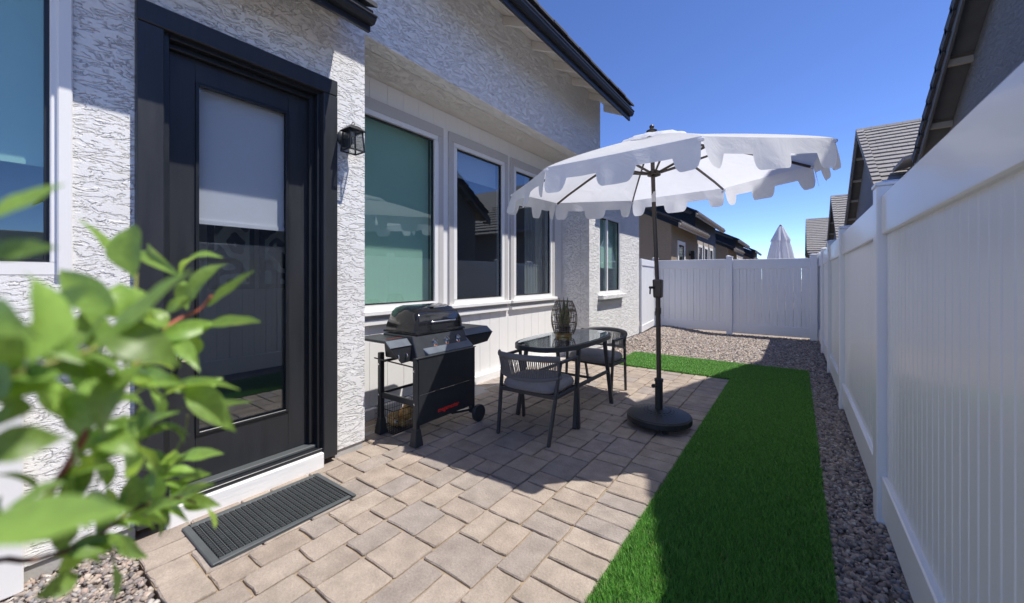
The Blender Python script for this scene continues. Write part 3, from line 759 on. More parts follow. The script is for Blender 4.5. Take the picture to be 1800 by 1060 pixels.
# ------------------------------------------------------------------ neighbouring houses: left row (the same model as ours, seen beyond the back fence)
def row_house(o, label, group):
    xw, xs = -3.23, -3.30                 # tan wall, slate wall
    t = thing('house', (xw, 15+o, 0), label, 'house', group)
    y0, y1, y2 = 13.1+o, 17.1+o, 22.0+o
    w = MB(); wall_with_holes(w, xw-T, xw, y0, y1, 0, 3.05, [(13.85+o, 14.95+o, .1, 2.62)])
    w.build('stucco_wall', M['stucco_tan'], t)
    w = MB().box(-9.5, xw-T-.002, y0, y0+.15, 0, 3.05); w.prism([(-9.5,3.05),(xw,3.05),(-6.4,4.6)], 'y', y0, y0+.15); w.build('stucco_wall', M['stucco_tan'], t)
    WN = [(17.55+o,18.45+o,1.0,2.72),(18.85+o,19.75+o,1.0,2.72),(20.15+o,21.05+o,1.0,2.72)]
    w = MB(); wall_with_holes(w, xs-T, xs, y1+.002, y2, 0, 3.95, WN); w.build('upper_wall', M['stucco_slate'], t)
    w = MB().box(-9.5, xs-T-.002, y1+.002, y1+.15, 2.9, 3.9); w.prism([(-9.5,3.9),(xs-T,3.9),(-6.4,5.35)], 'y', y1+.002, y1+.15)
    w.build('side_wall', M['stucco_slate'], t); MB().box(-9.5, xs-T-.002, y2-.15, y2, 0, 3.9).build('side_wall', M['stucco_slate'], t)
    for a, b_, c, d in WN:
        wu = window_unit(t, xs+.03, a, b_, c, d, 'window_clear', fw=.10)
        MB().box(xs-.13, xs-.12, a, b_, c, d).build('roller_blind', M['blind'], wu)
        MB().box(xs+.002, xs+.03, a-.12, b_+.12, d+.002, d+.16).build('window_trim', M['tan_trim'], t)
    wu = window_unit(t, xw+.02, 13.87+o, 14.93+o, .12, 2.60, 'window_glass', fw=.13, name='door')
    MB().box(xw-T+.01, xw-T+.02, 13.87+o, 14.93+o, .12, 2.60).build('inner_wall', M['room'], wu)
    b = MB().box(xw+.002, xw+.09, 15.65+o, 15.77+o, 2.16, 2.24).box(xw+.06, xw+.20, 15.62+o, 15.80+o, 2.02, 2.34); b.build('wall_lamp', M['black_metal'], t, bevel=.01)
    eave(t, -2.80, 3.10, 12.5+o, 17.25+o, -6.4, 'tile_dark', fasc='tan_trim', soff='fascia_dark', xw=xw, tiles=False)
    eave(t, -2.92, 3.82, 15.6+o, 22.4+o, -6.4, 'tile_dark', fasc='tan_trim', soff='fascia_dark', xw=xs, tiles=False)
    return t
G1 = 'houses in the row beyond the back fence'
row_house(0, 'tan and slate stucco house with white windows, nearest beyond the back fence', G1)
row_house(12.9, 'second tan house beyond the back fence, smaller and partly hidden', G1)
row_house(25.8, 'third and farthest house of the row beyond the back fence', G1)

# ------------------------------------------------------------------ neighbouring houses: right row, gables towards the side fence
def gable_house(xg, yp, zp, label, tiles, half=4.7, pitch=.685, depth=9.0, extra=None):
    xw = xg+.32
    t = thing('house', (xw, yp, 0), label, 'house', 'houses with gables behind the side fence')
    ze = zp-half*pitch
    hw = half-.45; zw = zp-hw*pitch-.12
    MB().box(xw, xw+depth, yp-hw, yp+hw, 0, zw).build('wall', M['stucco_grey'], t)
    MB().prism([(yp-hw, zw+.001),(yp+hw, zw+.001),(yp, zp-.12)], 'x', xw, xw+depth).build('gable_wall', M['stucco_grey'], t)
    for s in (-1, 1):
        b = MB(); b.prism([(yp+s*half, ze),(yp, zp),(yp, zp-.05),(yp+s*half, ze-.05)], 'x', xg+.02, xw+depth+.3)
        rf = b.build('roof', M['tile_grey'], t)
        b = MB(); b.prism([(yp+s*half, ze-.052),(yp, zp-.052),(yp, zp-.24),(yp+s*half, ze-.24)], 'x', xg+.02, xg+.055); b.build('barge_board', M['grey_wood'], t, bevel=.004)
        # soffit pieces under the rake, with lookout blocks between them
        k = 5
        for i in range(k):
            f0, f1 = i/k+.012, (i+1)/k-.012
            ya, yb_ = yp+s*half*f0, yp+s*half*f1; za, zb = zp-half*pitch*f0, zp-half*pitch*f1
            MB().prism([(ya,za-.075),(yb_,zb-.075),(yb_,zb-.10),(ya,za-.10)], 'x', xg+.056, xw+.002).build('soffit_board', M['grey_wood'], t)
        for i in range(1, k+1):
            f0 = i/k; ya = yp+s*half*f0; za = zp-half*pitch*f0
            MB().box(xg+.056, xw+.002, ya-.03, ya+.03, za-.19, za-.10).build('lookout', M['tan_trim'], t)
        if tiles != 'none':
            L_ = math.hypot(half, half*pitch); nr = int(L_/.30); ncol = int((depth*.55)/.34)
            dy, dz = s*half/L_, -half*pitch/L_
            ny_, nz_ = s*half*pitch/L_, half/L_
            def tile_geo(b, x0, x1, r0, th=.03):
                d0, d1 = r0, min(L_+.04, r0+.36)
                p = lambda d, x, h: (x, yp+dy*d+ny_*h, zp+dz*d+nz_*h)
                lo = [p(d0,x0,.004), p(d0,x1,.004), p(d1,x1,.03), p(d1,x0,.03)]; hi = [p(d0,x0,.012), p(d0,x1,.012), p(d1,x1,.03+th), p(d1,x0,.03+th)]
                if s > 0: lo = lo[::-1]; hi = hi[::-1]
                b.hexa(lo, hi)
            if tiles == 'single' and s < 0:
                for i in range(nr):
                    for c in range(ncol):
                        x0 = xg+.02+c*.34-(.17 if i % 2 and c else 0); x1 = x0+.335-(0 if c or not i % 2 else .17)
                        b = MB(); tile_geo(b, x0, x1, i*.30, .03+rnd.uniform(-.004,.004)); b.build('roof_tile', M['tile_grey'], rf)
            else:
                b = MB()
                for i in range(nr):
                    for c in range(ncol):
                        x0 = xg+.02+c*.34-(.17 if i % 2 and c else 0); x1 = x0+.335-(0 if c or not i % 2 else .17)
                        tile_geo(b, x0, x1, i*.30, .03+rnd.uniform(-.004,.004))
                b.build('roof_tiles', M['tile_grey'], rf)['kind'] = 'stuff'
            for i in range(nr):          # rake tiles wrapped over the barge
                d0, d1 = i*.30, i*.30+.37
                p = lambda d, x, h: (x, yp+dy*d+ny_*h, zp+dz*d+nz_*h)
                b = MB()
                lo = [p(d0,xg-.02,.02),p(d0,xg+.17,.02),p(d1,xg+.17,.066),p(d1,xg-.02,.066)]; hi = [p(d0,xg-.02,.045),p(d0,xg+.17,.045),p(d1,xg+.17,.096),p(d1,xg-.02,.096)]
                lo2 = [p(d0,xg-.022,-.11),p(d0,xg+.015,-.11),p(d1,xg+.015,-.07),p(d1,xg-.022,-.07)]; hi2 = [p(d0,xg-.022,.02),p(d0,xg+.015,.02),p(d1,xg+.015,.066),p(d1,xg-.022,.066)]
                if s > 0: lo, hi, lo2, hi2 = lo[::-1], hi[::-1], lo2[::-1], hi2[::-1]
                b.hexa(lo, hi); b.hexa(lo2, hi2); b.build('rake_tile', M['tile_grey'] if tiles != 'dark' else M['tile_dark'], rf)
    b = MB(); nrg = int(depth*.55/.4)
    for i in range(nrg):
        x0 = xg-.02+i*.4; b.prism([(yp-.13,zp-.03),(yp-.05,zp+.075),(yp+.05,zp+.075),(yp+.13,zp-.03)][::-1], 'x', x0, x0+.395)
    b.build('ridge_cap', M['tile_grey'], t)
    if extra:                            # a low cross roof sitting on the near slope
        x0, y0, z0, w_, d_ = extra
        b = MB(); b.prism([(x0, z0),(x0+w_, z0+w_*.25),(x0+w_, z0+w_*.25+.1),(x0, z0+.1)], 'y', y0, y0+d_); b.build('cross_roof', M['tile_grey'], t)
        MB().box(x0+.3, x0+w_, y0+.25, y0+d_, z0-.9, z0+.02).build('cross_wall', M['stucco_grey'], t)
    return t
gable_house(1.75, 5.7, 6.6, 'dark grey stucco house with tiled gable rising right behind the side fence', 'dark')
gable_house(1.75, 18.7, 6.6, 'second gabled house behind the side fence, grey tiled roof facing the yard', 'single', extra=(2.2, 13.9, 4.32, 1.8, 1.4))
gable_house(1.75, 31.6, 6.4, 'third gabled house behind the side fence, smaller tiled roof', 'stuff')
gable_house(.70, 44.5, 6.6, 'farthest tiled roof over the corner of the fences', 'stuff', extra=(1.7, 41.2, 4.3, 1.6, 1.6))

# ------------------------------------------------------------------ closed parasol in the next yard
def closed_parasol():
    px_, py_ = -.35, 12.9
    t = thing('closed_parasol', (px_, py_, 0), 'closed white parasol standing in the yard behind the back fence', 'umbrella')
    MB().lathe([(.25,0),(.25,.06),(.05,.09),(.03,.3)], (px_,py_,0), 24).build('base', M['resin_base'], t, smooth=30)
    MB().tube([(px_,py_,.05),(px_,py_,2.70)], .022, 10).build('pole', M['bronze'], t, smooth=True)
    def folds(prof, n, amp, ph):
        b = MB(); m_ = 64
        for (r, z) in prof:
            for k in range(m_):
                a = 2*PI*k/m_; q = r*(1+amp*math.cos(n*a+ph+z*.6)); b.v.append((px_+q*math.cos(a), py_+q*math.sin(a), z))
        for i in range(len(prof)-1):
            for k in range(m_): b.f.append((i*m_+k, i*m_+(k+1)%m_, (i+1)*m_+(k+1)%m_, (i+1)*m_+k))
        return b
    folds([(.32,1.15),(.30,1.5),(.262,1.86),(.22,2.12),(.165,2.37),(.09,2.60)], 8, .24, 0).build('canopy', M['canvas'], t, smooth=True)
    folds([(.205,2.33),(.202,2.37),(.13,2.54),(.08,2.66),(.045,2.74)], 8, .16, .4).build('vent_cap', M['canvas'], t, smooth=True)
    MB().lathe([(.03,2.72),(.035,2.75),(.02,2.78),(0,2.80)], (px_,py_,0), 12).build('finial', M['bronze'], t, smooth=30)
closed_parasol()

# ------------------------------------------------------------------ open parasol
def parasol():
    bx, by = -1.02, 3.70
    t = thing('parasol', (bx, by, 0), 'open white parasol with scalloped edge on a round black base', 'umbrella')
    # base
    base = MB().lathe([(.268,.045),(.281,.055),(.281,.095),(.268,.108),(.20,.125),(.10,.142),(.05,.150)], (bx,by,0), 64).build('base', M['resin_base'], t, smooth=30)
    b = MB()
    for q in range(1, 8):
        r = .07+q*.027; n = 30+q*6
        for k in range(n):
            if (k+q) % 2: continue
            a = 2*PI*k/n; da = PI/n*.85
            z = .152-.05*((r-.05)/.235)**1.1
            p = [(bx+rr*math.cos(aa), by+rr*math.sin(aa)) for rr, aa in ((r-.011,a-da),(r+.011,a-da),(r+.011,a+da),(r-.011,a+da))]
            b.hexa([(x_,y_,z-.012) for x_, y_ in p], [(bx+(x_-bx)*.999,by+(y_-by)*.999,z+.001) for x_, y_ in p])
    b.build('woven_relief', M['resin_base'], base)['kind'] = 'stuff'
    for k in range(4):
        a = k*PI/2+.5; cx, cy = bx+.215*math.cos(a), by+.225*math.sin(a)
        MB().lathe([(.0,-.011),(.021,-.011),(.023,-.006),(.023,.006),(.021,.011),(.0,.011)], (cx,cy,.0235), 16, 'y').box(cx-.016,cx+.016,cy-.013,cy+.013,.03,.05).build('caster', M['black_metal'], base, smooth=30)
    MB().lathe([(.034,.14),(.034,.40),(.039,.402),(.039,.425),(.027,.43)], (bx,by,0), 20).build('sleeve', M['resin_base'], t, smooth=30)
    kn = MB().tube([(bx,by-.03,.375),(bx-.02,by-.075,.375)], .006, 8); kn.lathe([(.0,-.012),(.016,-.012),(.018,0),(.016,.012),(0,.012)], (bx-.024,by-.085,.375), 12, 'y').build('knob', M['black_metal'], t, smooth=30)
    C = Vector((-1.062, 3.703, 2.25)); nrm = Vector((-.031, -.0717, 1)).normalized()
    e1 = Vector((0,1,0)).cross(nrm).normalized(); e2 = nrm.cross(e1); R, PH = 1.325, 4.4014
    top = C+nrm*.44
    hub = C+nrm*.06
    MB().tube([(bx,by,.42),(bx-.008,by,1.19)], .021, 14).build('lower_pole', M['bronze'], t, smooth=40)
    pu = MB().tube([(bx-.008,by,1.16),(hub.x,hub.y,2.0),(top.x,top.y,top.z-.04)], .0185, 14).build('upper_pole', M['bronze'], t, smooth=40)
    MB().tube([(bx-.0435,by-.006,2.045),(bx-.045,by-.006,2.14)], .0192, 14, False).build('sticker', M['sticker'], pu, smooth=True)
    ck = MB().hexa([(bx-.045,by-.035,1.165),(bx+.03,by-.035,1.165),(bx+.03,by+.035,1.165),(bx-.045,by+.035,1.165)], [(bx-.05,by-.04,1.335),(bx+.032,by-.04,1.335),(bx+.032,by+.04,1.335),(bx-.05,by+.04,1.335)]).build('crank_housing', M['bronze'], t, bevel=.018, seg=3)
    b = MB().tube([(bx-.03,by-.04,1.26),(bx-.06,by-.08,1.26)], .012, 10).tube([(bx-.055,by-.075,1.26),(bx-.057,by-.078,1.20)], .007, 8); b.build('crank_handle', M['black_metal'], ck, smooth=40)
    MB().lathe([(.026,0),(.026,.05),(.022,.055)], (bx-.006,by,1.02), 16).build('collar', M['bronze'], t, smooth=30)
    def rim(k, r=1.0): a = PH+k*PI/4; return C+(e1*math.cos(a)+e2*math.sin(a))*R*r
    HA = .405
    def prof(rho): return HA*(1-rho)**.92*(1+.10*rho)        # gently domed profile from rim to crown
    def surf(a_k, rho):     # point over direction index a_k (float), fraction of radius
        k0 = math.floor(a_k); f = a_k-k0
        p = rim(k0)*(1-f)+rim(k0+1)*f
        d = (p-C)*rho
        sag = -.020*math.sin(PI*f)*math.sin(PI*min(1,rho))
        return C+d+nrm*(prof(rho)+sag)
    can = None
    for k in range(8):
        b = MB(); nf, nr = 12, 14
        for i in range(nr+1):
            rho = .10+.90*i/nr
            for j in range(nf+1):
                f = j/nf; p = surf(k+min(f,.99999), rho)
                if i == nr: p = p-(p-C).normalized()*.012*math.sin(PI*f)
                b.v.append(tuple(p))
        for i in range(nr):
            for j in range(nf): q = i*(nf+1)+j; b.f.append((q, q+nf+1, q+nf+2, q+1))
        b.build('canopy_panel', M['canvas'], t, smooth=True)
        # scalloped valance hanging from the panel's edge
        def depth(f):
            def tab(lo, hi, r):
                if f < lo or f > hi: return 0
                u = min(f-lo, hi-f)/r
                return 1 if u >= 1 else math.sqrt(max(0, 1-(1-u)**2))
            base_ = .098+.010*math.sin(PI*f)
            d = max(tab(-.2,.15,.055), tab(.37,.63,.055), tab(.85,1.2,.055))
            edge = min(f, 1-f); rd = 1 if edge > .04 else .70+.30*math.sqrt(max(0, 1-(1-edge/.04)**2))
            return (base_+.098*d)*rd
        b = MB(); nc, nl = 90, 6; r2 = random.Random(k+40); ph1, ph2 = r2.uniform(0,6), r2.uniform(0,6)
        mid = (rim(k)+rim(k+1))/2; outn = (mid-C).normalized()
        for j in range(nc+1):
            f = j/nc; p0 = surf(k+min(f,.99999), 1.0); p0 = p0-(p0-C).normalized()*.012*math.sin(PI*f)
            dd = depth(f)
            for l in range(nl+1):
                h = l/nl*dd
                flare = h*(.16+.10*math.sin(f*9+ph1)+.06*math.sin(f*23+ph2))+(.02*(h/.2)*(1-min(1, min(f,1-f)/.12)))
                b.v.append(tuple(p0+outn*flare+Vector((0,0,-h))))
        for j in range(nc):
            for l in range(nl): q = j*(nl+1)+l; b.f.append((q, q+1, q+nl+2, q+nl+1))
        b.build('valance', M['canvas'], t, smooth=True)
        # rib and strut
        pts = [C+(rim(k)-C)*rho+nrm*(prof(rho)-.022) for rho in (.03,.3,.6,.85,.985)]
        b = MB()
        for p, q in zip(pts[:-1], pts[1:]): b.bar(p, q, .013, .020)
        rb = b.build('rib', M['bronze'], t)
        MB().bar(hub+(rim(k)-C).normalized()*.04, C+(rim(k)-C)*.46+nrm*(prof(.46)-.035), .012, .018).build('strut', M['bronze'], rb)
        tip = rim(k); MB().box(tip.x-.018,tip.x+.018,tip.y-.018,tip.y+.018,tip.z-.03,tip.z-.012).build('rib_pocket', M['canvas'], rb, bevel=.006)
    MB().lathe([(.03,-.03),(.058,-.02),(.062,.01),(.05,.02),(.03,.03)], hub, 24).build('hub', M['bronze'], t, smooth=30)
    MB().lathe([(.05,-.05),(.05,-.02),(.03,-.01)], top-nrm*.03, 20).build('crown', M['bronze'], t, smooth=30)
    # vent: a second small canopy lying over the crown
    b = MB(); nv, nr = 64, 8
    for i in range(nr+1):
        rho = .02+.25*i/nr
        for j in range(nv):
            a_k = 8*j/nv; p = surf(a_k, rho)+nrm*(.032+.014*(rho/.25)*abs(math.sin(a_k*PI))**.6+.008*math.sin(j*1.7)*(rho/.27)-.016*(rho/.27)*(1-abs(math.sin(a_k*PI))))
            if i == nr: p = p-Vector((0,0,.03))
            b.v.append(tuple(p))
    for i in range(nr):
        for j in range(nv): b.f.append((i*nv+j, (i+1)*nv+j, (i+1)*nv+(j+1)%nv, i*nv+(j+1)%nv))
    b.build('vent_flap', M['canvas'], t, smooth=True)
    MB().lathe([(.045,-.012),(.048,.0),(.03,.01),(.014,.018),(.02,.03),(.022,.04),(.014,.052),(0,.056)], C+nrm*(.437+.012), 20).build('finial', M['bronze'], t, smooth=30)
parasol()

# ------------------------------------------------------------------ table
def table():
    x0, x1, y0, y1, zt = -2.245, -1.585, 2.90, 4.30, .735
    t = thing('bistro_table', ((x0+x1)/2,(y0+y1)/2,0), 'oval dark metal bistro table with smoked glass top', 'table')
    cx, cy, hx, hy = (x0+x1)/2, (y0+y1)/2, (x1-x0)/2, (y1-y0)/2
    def outline(ins, n=80):
        out = []
        for k in range(n):
            a = 2*PI*k/n; e = 2/2.75
            out.append((cx+(hx-ins)*math.copysign(abs(math.cos(a))**e, math.cos(a)), cy+(hy-ins)*math.copysign(abs(math.sin(a))**e, math.sin(a))))
        return out
    o, i = outline(0), outline(.030); n = len(o); b = MB()
    b.add([(p[0],p[1],zt-.040) for p in o]+[(p[0],p[1],zt) for p in o]+[(p[0],p[1],zt-.040) for p in i]+[(p[0],p[1],zt) for p in i],
          sum([[(k,(k+1)%n,(k+1)%n+n,k+n),(k+n,(k+1)%n+n,(k+1)%n+3*n,k+3*n),((k+1)%n+2*n,k+2*n,k+3*n,(k+1)%n+3*n),((k+1)%n,k,k+2*n,(k+1)%n+2*n)] for k in range(n)], []))
    b.build('table_frame', M['chair_metal'], t, smooth=40)
    MB().prism(outline(.027), 'z', zt+.0005, zt+.0065).build('glass_top', M['table_glass'], t)
    for sx in (-1, 1):
        for sy in (-1, 1):
            p = (cx+sx*.285, cy+sy*.30, zt-.04); q = (cx+sx*.31, cy+sy*.43, .0)
            MB().bar(p, (q[0],q[1],.012), .038, .030, up=(0,1,0)).box(q[0]-.02,q[0]+.02,q[1]-.017,q[1]+.017,0,.014).build('leg', M['chair_metal'], t, bevel=.004)
        MB().bar((cx+sx*.298, cy-.365, .36), (cx+sx*.298, cy+.365, .36), .022, .034).build('stretcher', M['chair_metal'], t, bevel=.004)
    MB().bar((cx-.29,cy,.36),(cx+.29,cy,.36), .028, .022).build('cross_bar', M['chair_metal'], t, bevel=.004)
table()

# ------------------------------------------------------------------ chairs (local frame: faces +y, origin on the floor under the seat)
def chair(loc, rz, label):
    t = thing('patio_chair', loc, label, 'chair', 'patio chairs at the bistro table', rz if rz else 1e-6)
    W, zs = .285, .40
    m = M['chair_metal']
    # side frames: rear leg leaning back up into the backrest post, arm, front leg
    for s in (-1, 1):
        MB().bar((s*(W-.038),-.262,0), (s*(W+.004),-.128,.668), .024, .032, up=(0,1,0)).build('rear_leg', m, t, bevel=.004)
        MB().bar((s*(W+.004),.222,0), (s*(W+.010),.165,.645), .024, .032, up=(0,1,0)).build('front_leg', m, t, bevel=.004)
        MB().bar((s*(W+.004),-.135,.652), (s*(W+.010),.178,.652), .030, .022).build('arm', m, t, bevel=.004)
        MB().bar((s*(W-.012),-.20,.378), (s*(W-.004),.20,.378), .022, .032).build('seat_rail', m, t, bevel=.004)
    MB().bar((-W+.01,-.195,.378),(W-.01,-.195,.378), .022, .032).build('seat_rail', m, t, bevel=.004)
    MB().bar((-W+.01,.195,.378),(W-.01,.195,.378), .022, .032).build('seat_rail', m, t, bevel=.004)
    for k in range(5): MB().bar((-W+.01,-.14+k*.07,.388),(W-.01,-.14+k*.07,.388), .03, .008).build('seat_slat', m, t)
    # cushion: rounded, slightly domed
    b = MB(); n, mlev = 48, [(.90,.394),(.975,.402),(1.0,.425),(.985,.452),(.93,.468),(.6,.478),(.0,.480)]
    for (k, z) in mlev:
        for i in range(n):
            a = 2*PI*i/n; e = 2/4.2
            b.v.append((.268*k*math.copysign(abs(math.cos(a))**e, math.cos(a)), .02+.250*k*math.copysign(abs(math.sin(a))**e, math.sin(a)), z))
    for l in range(len(mlev)-1):
        for i in range(n): b.f.append((l*n+i, l*n+(i+1)%n, (l+1)*n+(i+1)%n, (l+1)*n+i))
    b.f.append(tuple(range(n-1,-1,-1)))
    cu = b.build('seat_cushion', M['cushion'], t, smooth=True)
    MB().tube([(.270*math.copysign(abs(math.cos(2*PI*i/n))**(2/4.2), math.cos(2*PI*i/n)), .02+.252*math.copysign(abs(math.sin(2*PI*i/n))**(2/4.2), math.sin(2*PI*i/n)), .427) for i in range(n+1)], .004, 5, False).build('piping', M['cushion'], cu, smooth=True)
    # curved backrest: top band, bottom band, upright ropes
    def arc(u, z):           # u -1..1 from one arm round the back to the other
        a = u*1.18; lean = (z-.50)*.32
        return Vector(((W+.012)*math.sin(a)/math.sin(1.18)*(1+.02*(z-.5)), -.125-.165*(math.cos(a)-math.cos(1.18))/(1-math.cos(1.18))-lean*(.55+.45*math.cos(a)), z))
    def band(zc, h, r, name):
        b = MB(); ns = 36; nn_ = 8
        for i in range(ns+1):
            u = -1+2*i/ns; c = arc(u, zc(u)); nxt = arc(min(1,u+.02), zc(u)); prv = arc(max(-1,u-.02), zc(u)); tg = (nxt-prv).normalized(); out = tg.cross(Vector((0,0,1))).normalized()
            for k in range(nn_):
                a = 2*PI*k/nn_; p = c+out*(r*math.cos(a))+Vector((0,0,h*math.sin(a))); b.v.append(tuple(p))
        for i in range(ns):
            for k in range(nn_): q = i*nn_; b.f.append((q+k, q+(k+1)%nn_, q+nn_+(k+1)%nn_, q+nn_+k))
        b.f.append(tuple(range(nn_))); b.f.append(tuple(ns*nn_+k for k in range(nn_-1,-1,-1)))
        return b.build(name, M['rope'], t, smooth=True)
    ztop = lambda u: .705-.020*abs(u)**2; zbot = lambda u: .515+.02*abs(u)**2
    band(ztop, .026, .012, 'top_band'); band(zbot, .017, .011, 'bottom_band')
    b = MB(); r = random.Random(3)
    nr_ = 44
    for i in range(nr_+1):
        u = -.985+1.97*i/nr_
        p, q = arc(u*.94, zbot(u)), arc(u, ztop(u))
        m_ = (p+q)/2
        b.tube([p, m_+Vector((r.uniform(-.002,.002),r.uniform(-.002,.002),0)), q], .0052, 5, False)
    b.build('rope_strands', M['rope'], t, smooth=True)['kind'] = 'stuff'
    return t
chair((-1.855, 2.955, 0), math.radians(2), 'grey rope back patio chair in front of the table, nearest the camera')
chair((-1.92, 4.36, 0), math.radians(176), 'grey rope back patio chair behind the table, facing the camera')

# ------------------------------------------------------------------ wire lantern with plant
def wire_lantern():
    cx, cy, z0 = -1.955, 3.62, .742
    t = thing('wire_lantern', (cx,cy,z0), 'brown wire basket lantern with brass foot standing on the table', 'lantern')
    MB().lathe([(.0,0),(.078,0),(.082,.004),(.082,.032),(.078,.036),(.072,.036),(.072,.008),(0,.008)], (cx,cy,z0), 32).build('brass_foot', M['brass'], t, smooth=30)
    def rad(h): # barrel
        u = h/.36
        return .080+.062*math.sin(PI*min(1,max(0,(u*.86+.10))))**.9-.018*u
    b = MB()
    n = 26
    for k in range(n):
        a = 2*PI*k/n
        b.tube([(cx+rad(h)*math.cos(a+.05*math.sin(h*20+k)), cy+rad(h)*math.sin(a+.05*math.sin(h*20+k)), z0+.03+h) for h in np.linspace(0,.335,9)], .0026, 5, False)
    r = random.Random(9)
    for h, full in ((0.0,1),(.335,1),(.24,1),(.10,1)):
        b.tube([(cx+rad(h)*math.cos(2*PI*k/40), cy+rad(h)*math.sin(2*PI*k/40), z0+.03+h) for k in range(41)], .0036, 5, False)
    for q in range(80):
        h = r.uniform(.03,.31); a0 = r.uniform(0,2*PI); da = r.choice((1,2,2,3))*2*PI/n
        b.tube([(cx+rad(h)*math.cos(a0+da*k/4), cy+rad(h)*math.sin(a0+da*k/4), z0+.03+h) for k in range(5)], .0028, 5, False)
    b.build('wire_cage', M['wicker'], t, smooth=True)['kind'] = 'stuff'
    pz = z0+.009
    p = thing('snake_plant', (cx,cy,pz), 'snake plant with dry stems standing inside the wire lantern', 'plant')
    MB().lathe([(0,0),(.05,0),(.062,.09),(.066,.095),(.056,.095),(.05,.085),(0,.085)], (cx,cy,pz), 24).build('pot', M['bronze'], p, smooth=30)
    for k in range(11):
        a = 2*PI*k/11+r.uniform(-.2,.2); h = r.uniform(.22,.33) if k not in (2, 6, 9) else .405; sp = r.uniform(.02,.06) if k not in (2,6,9) else .035
        b = MB(); ns = 7
        for i in range(ns):
            f = i/(ns-1); w_ = .017*math.sin(PI*min(1,.25+f*.78))**.7*(1 if f < .97 else .1)
            c = Vector((cx+math.cos(a)*(.02+sp*f), cy+math.sin(a)*(.02+sp*f), pz+.08+(h-.08)*f)); tw = a+PI/2+f*.8
            b.v += [tuple(c-Vector((math.cos(tw),math.sin(tw),0))*w_), tuple(c+Vector((math.cos(tw+PI/2),math.sin(tw+PI/2),0))*.003), tuple(c+Vector((math.cos(tw),math.sin(tw),0))*w_)]
        for i in range(ns-1):
            for j in range(2): q = i*3+j; b.f.append((q,q+1,q+4,q+3))
        b.build('leaf', M['snake_leaf'], p, smooth=True)
    b = MB()
    for k in range(110):
        a = r.uniform(0,2*PI); rr = r.uniform(.005,.055); h = r.uniform(.16,.31); a2 = a+r.uniform(-.8,.8)
        b.tube([(cx+rr*math.cos(a),cy+rr*math.sin(a),pz+.08),(cx+rr*1.4*math.cos(a2),cy+rr*1.4*math.sin(a2),pz+.08+h*.4),(cx+rr*1.5*math.cos(a2+.4),cy+rr*1.5*math.sin(a2+.4),pz+h)], .0022, 4, False)
    b.build('dry_stems', M['dry_twig'], p)['kind'] = 'stuff'
wire_lantern()

# ------------------------------------------------------------------ lettering
def text_mesh(name, txt, size, m, parent, origin, right, up, bold=.0):
    cu = bpy.data.curves.new(name, 'FONT'); cu.body = txt; cu.size = size; cu.extrude = .0006; cu.offset = bold; cu.resolution_u = 2
    o = bpy.data.objects.new(name+'_tmp', cu); col.objects.link(o)
    dg = bpy.context.evaluated_depsgraph_get(); me = bpy.data.meshes.new_from_object(o.evaluated_get(dg)); me.name = name
    bpy.data.objects.remove(o, do_unlink=True)
    r, u = Vector(right).normalized(), Vector(up).normalized(); n = r.cross(u)
    org = Vector(origin)-wloc(parent)
    for v in me.vertices: v.co = org+r*v.co.x+u*v.co.y+n*v.co.z
    me.materials.clear()
    return mk(name, me, m, parent)

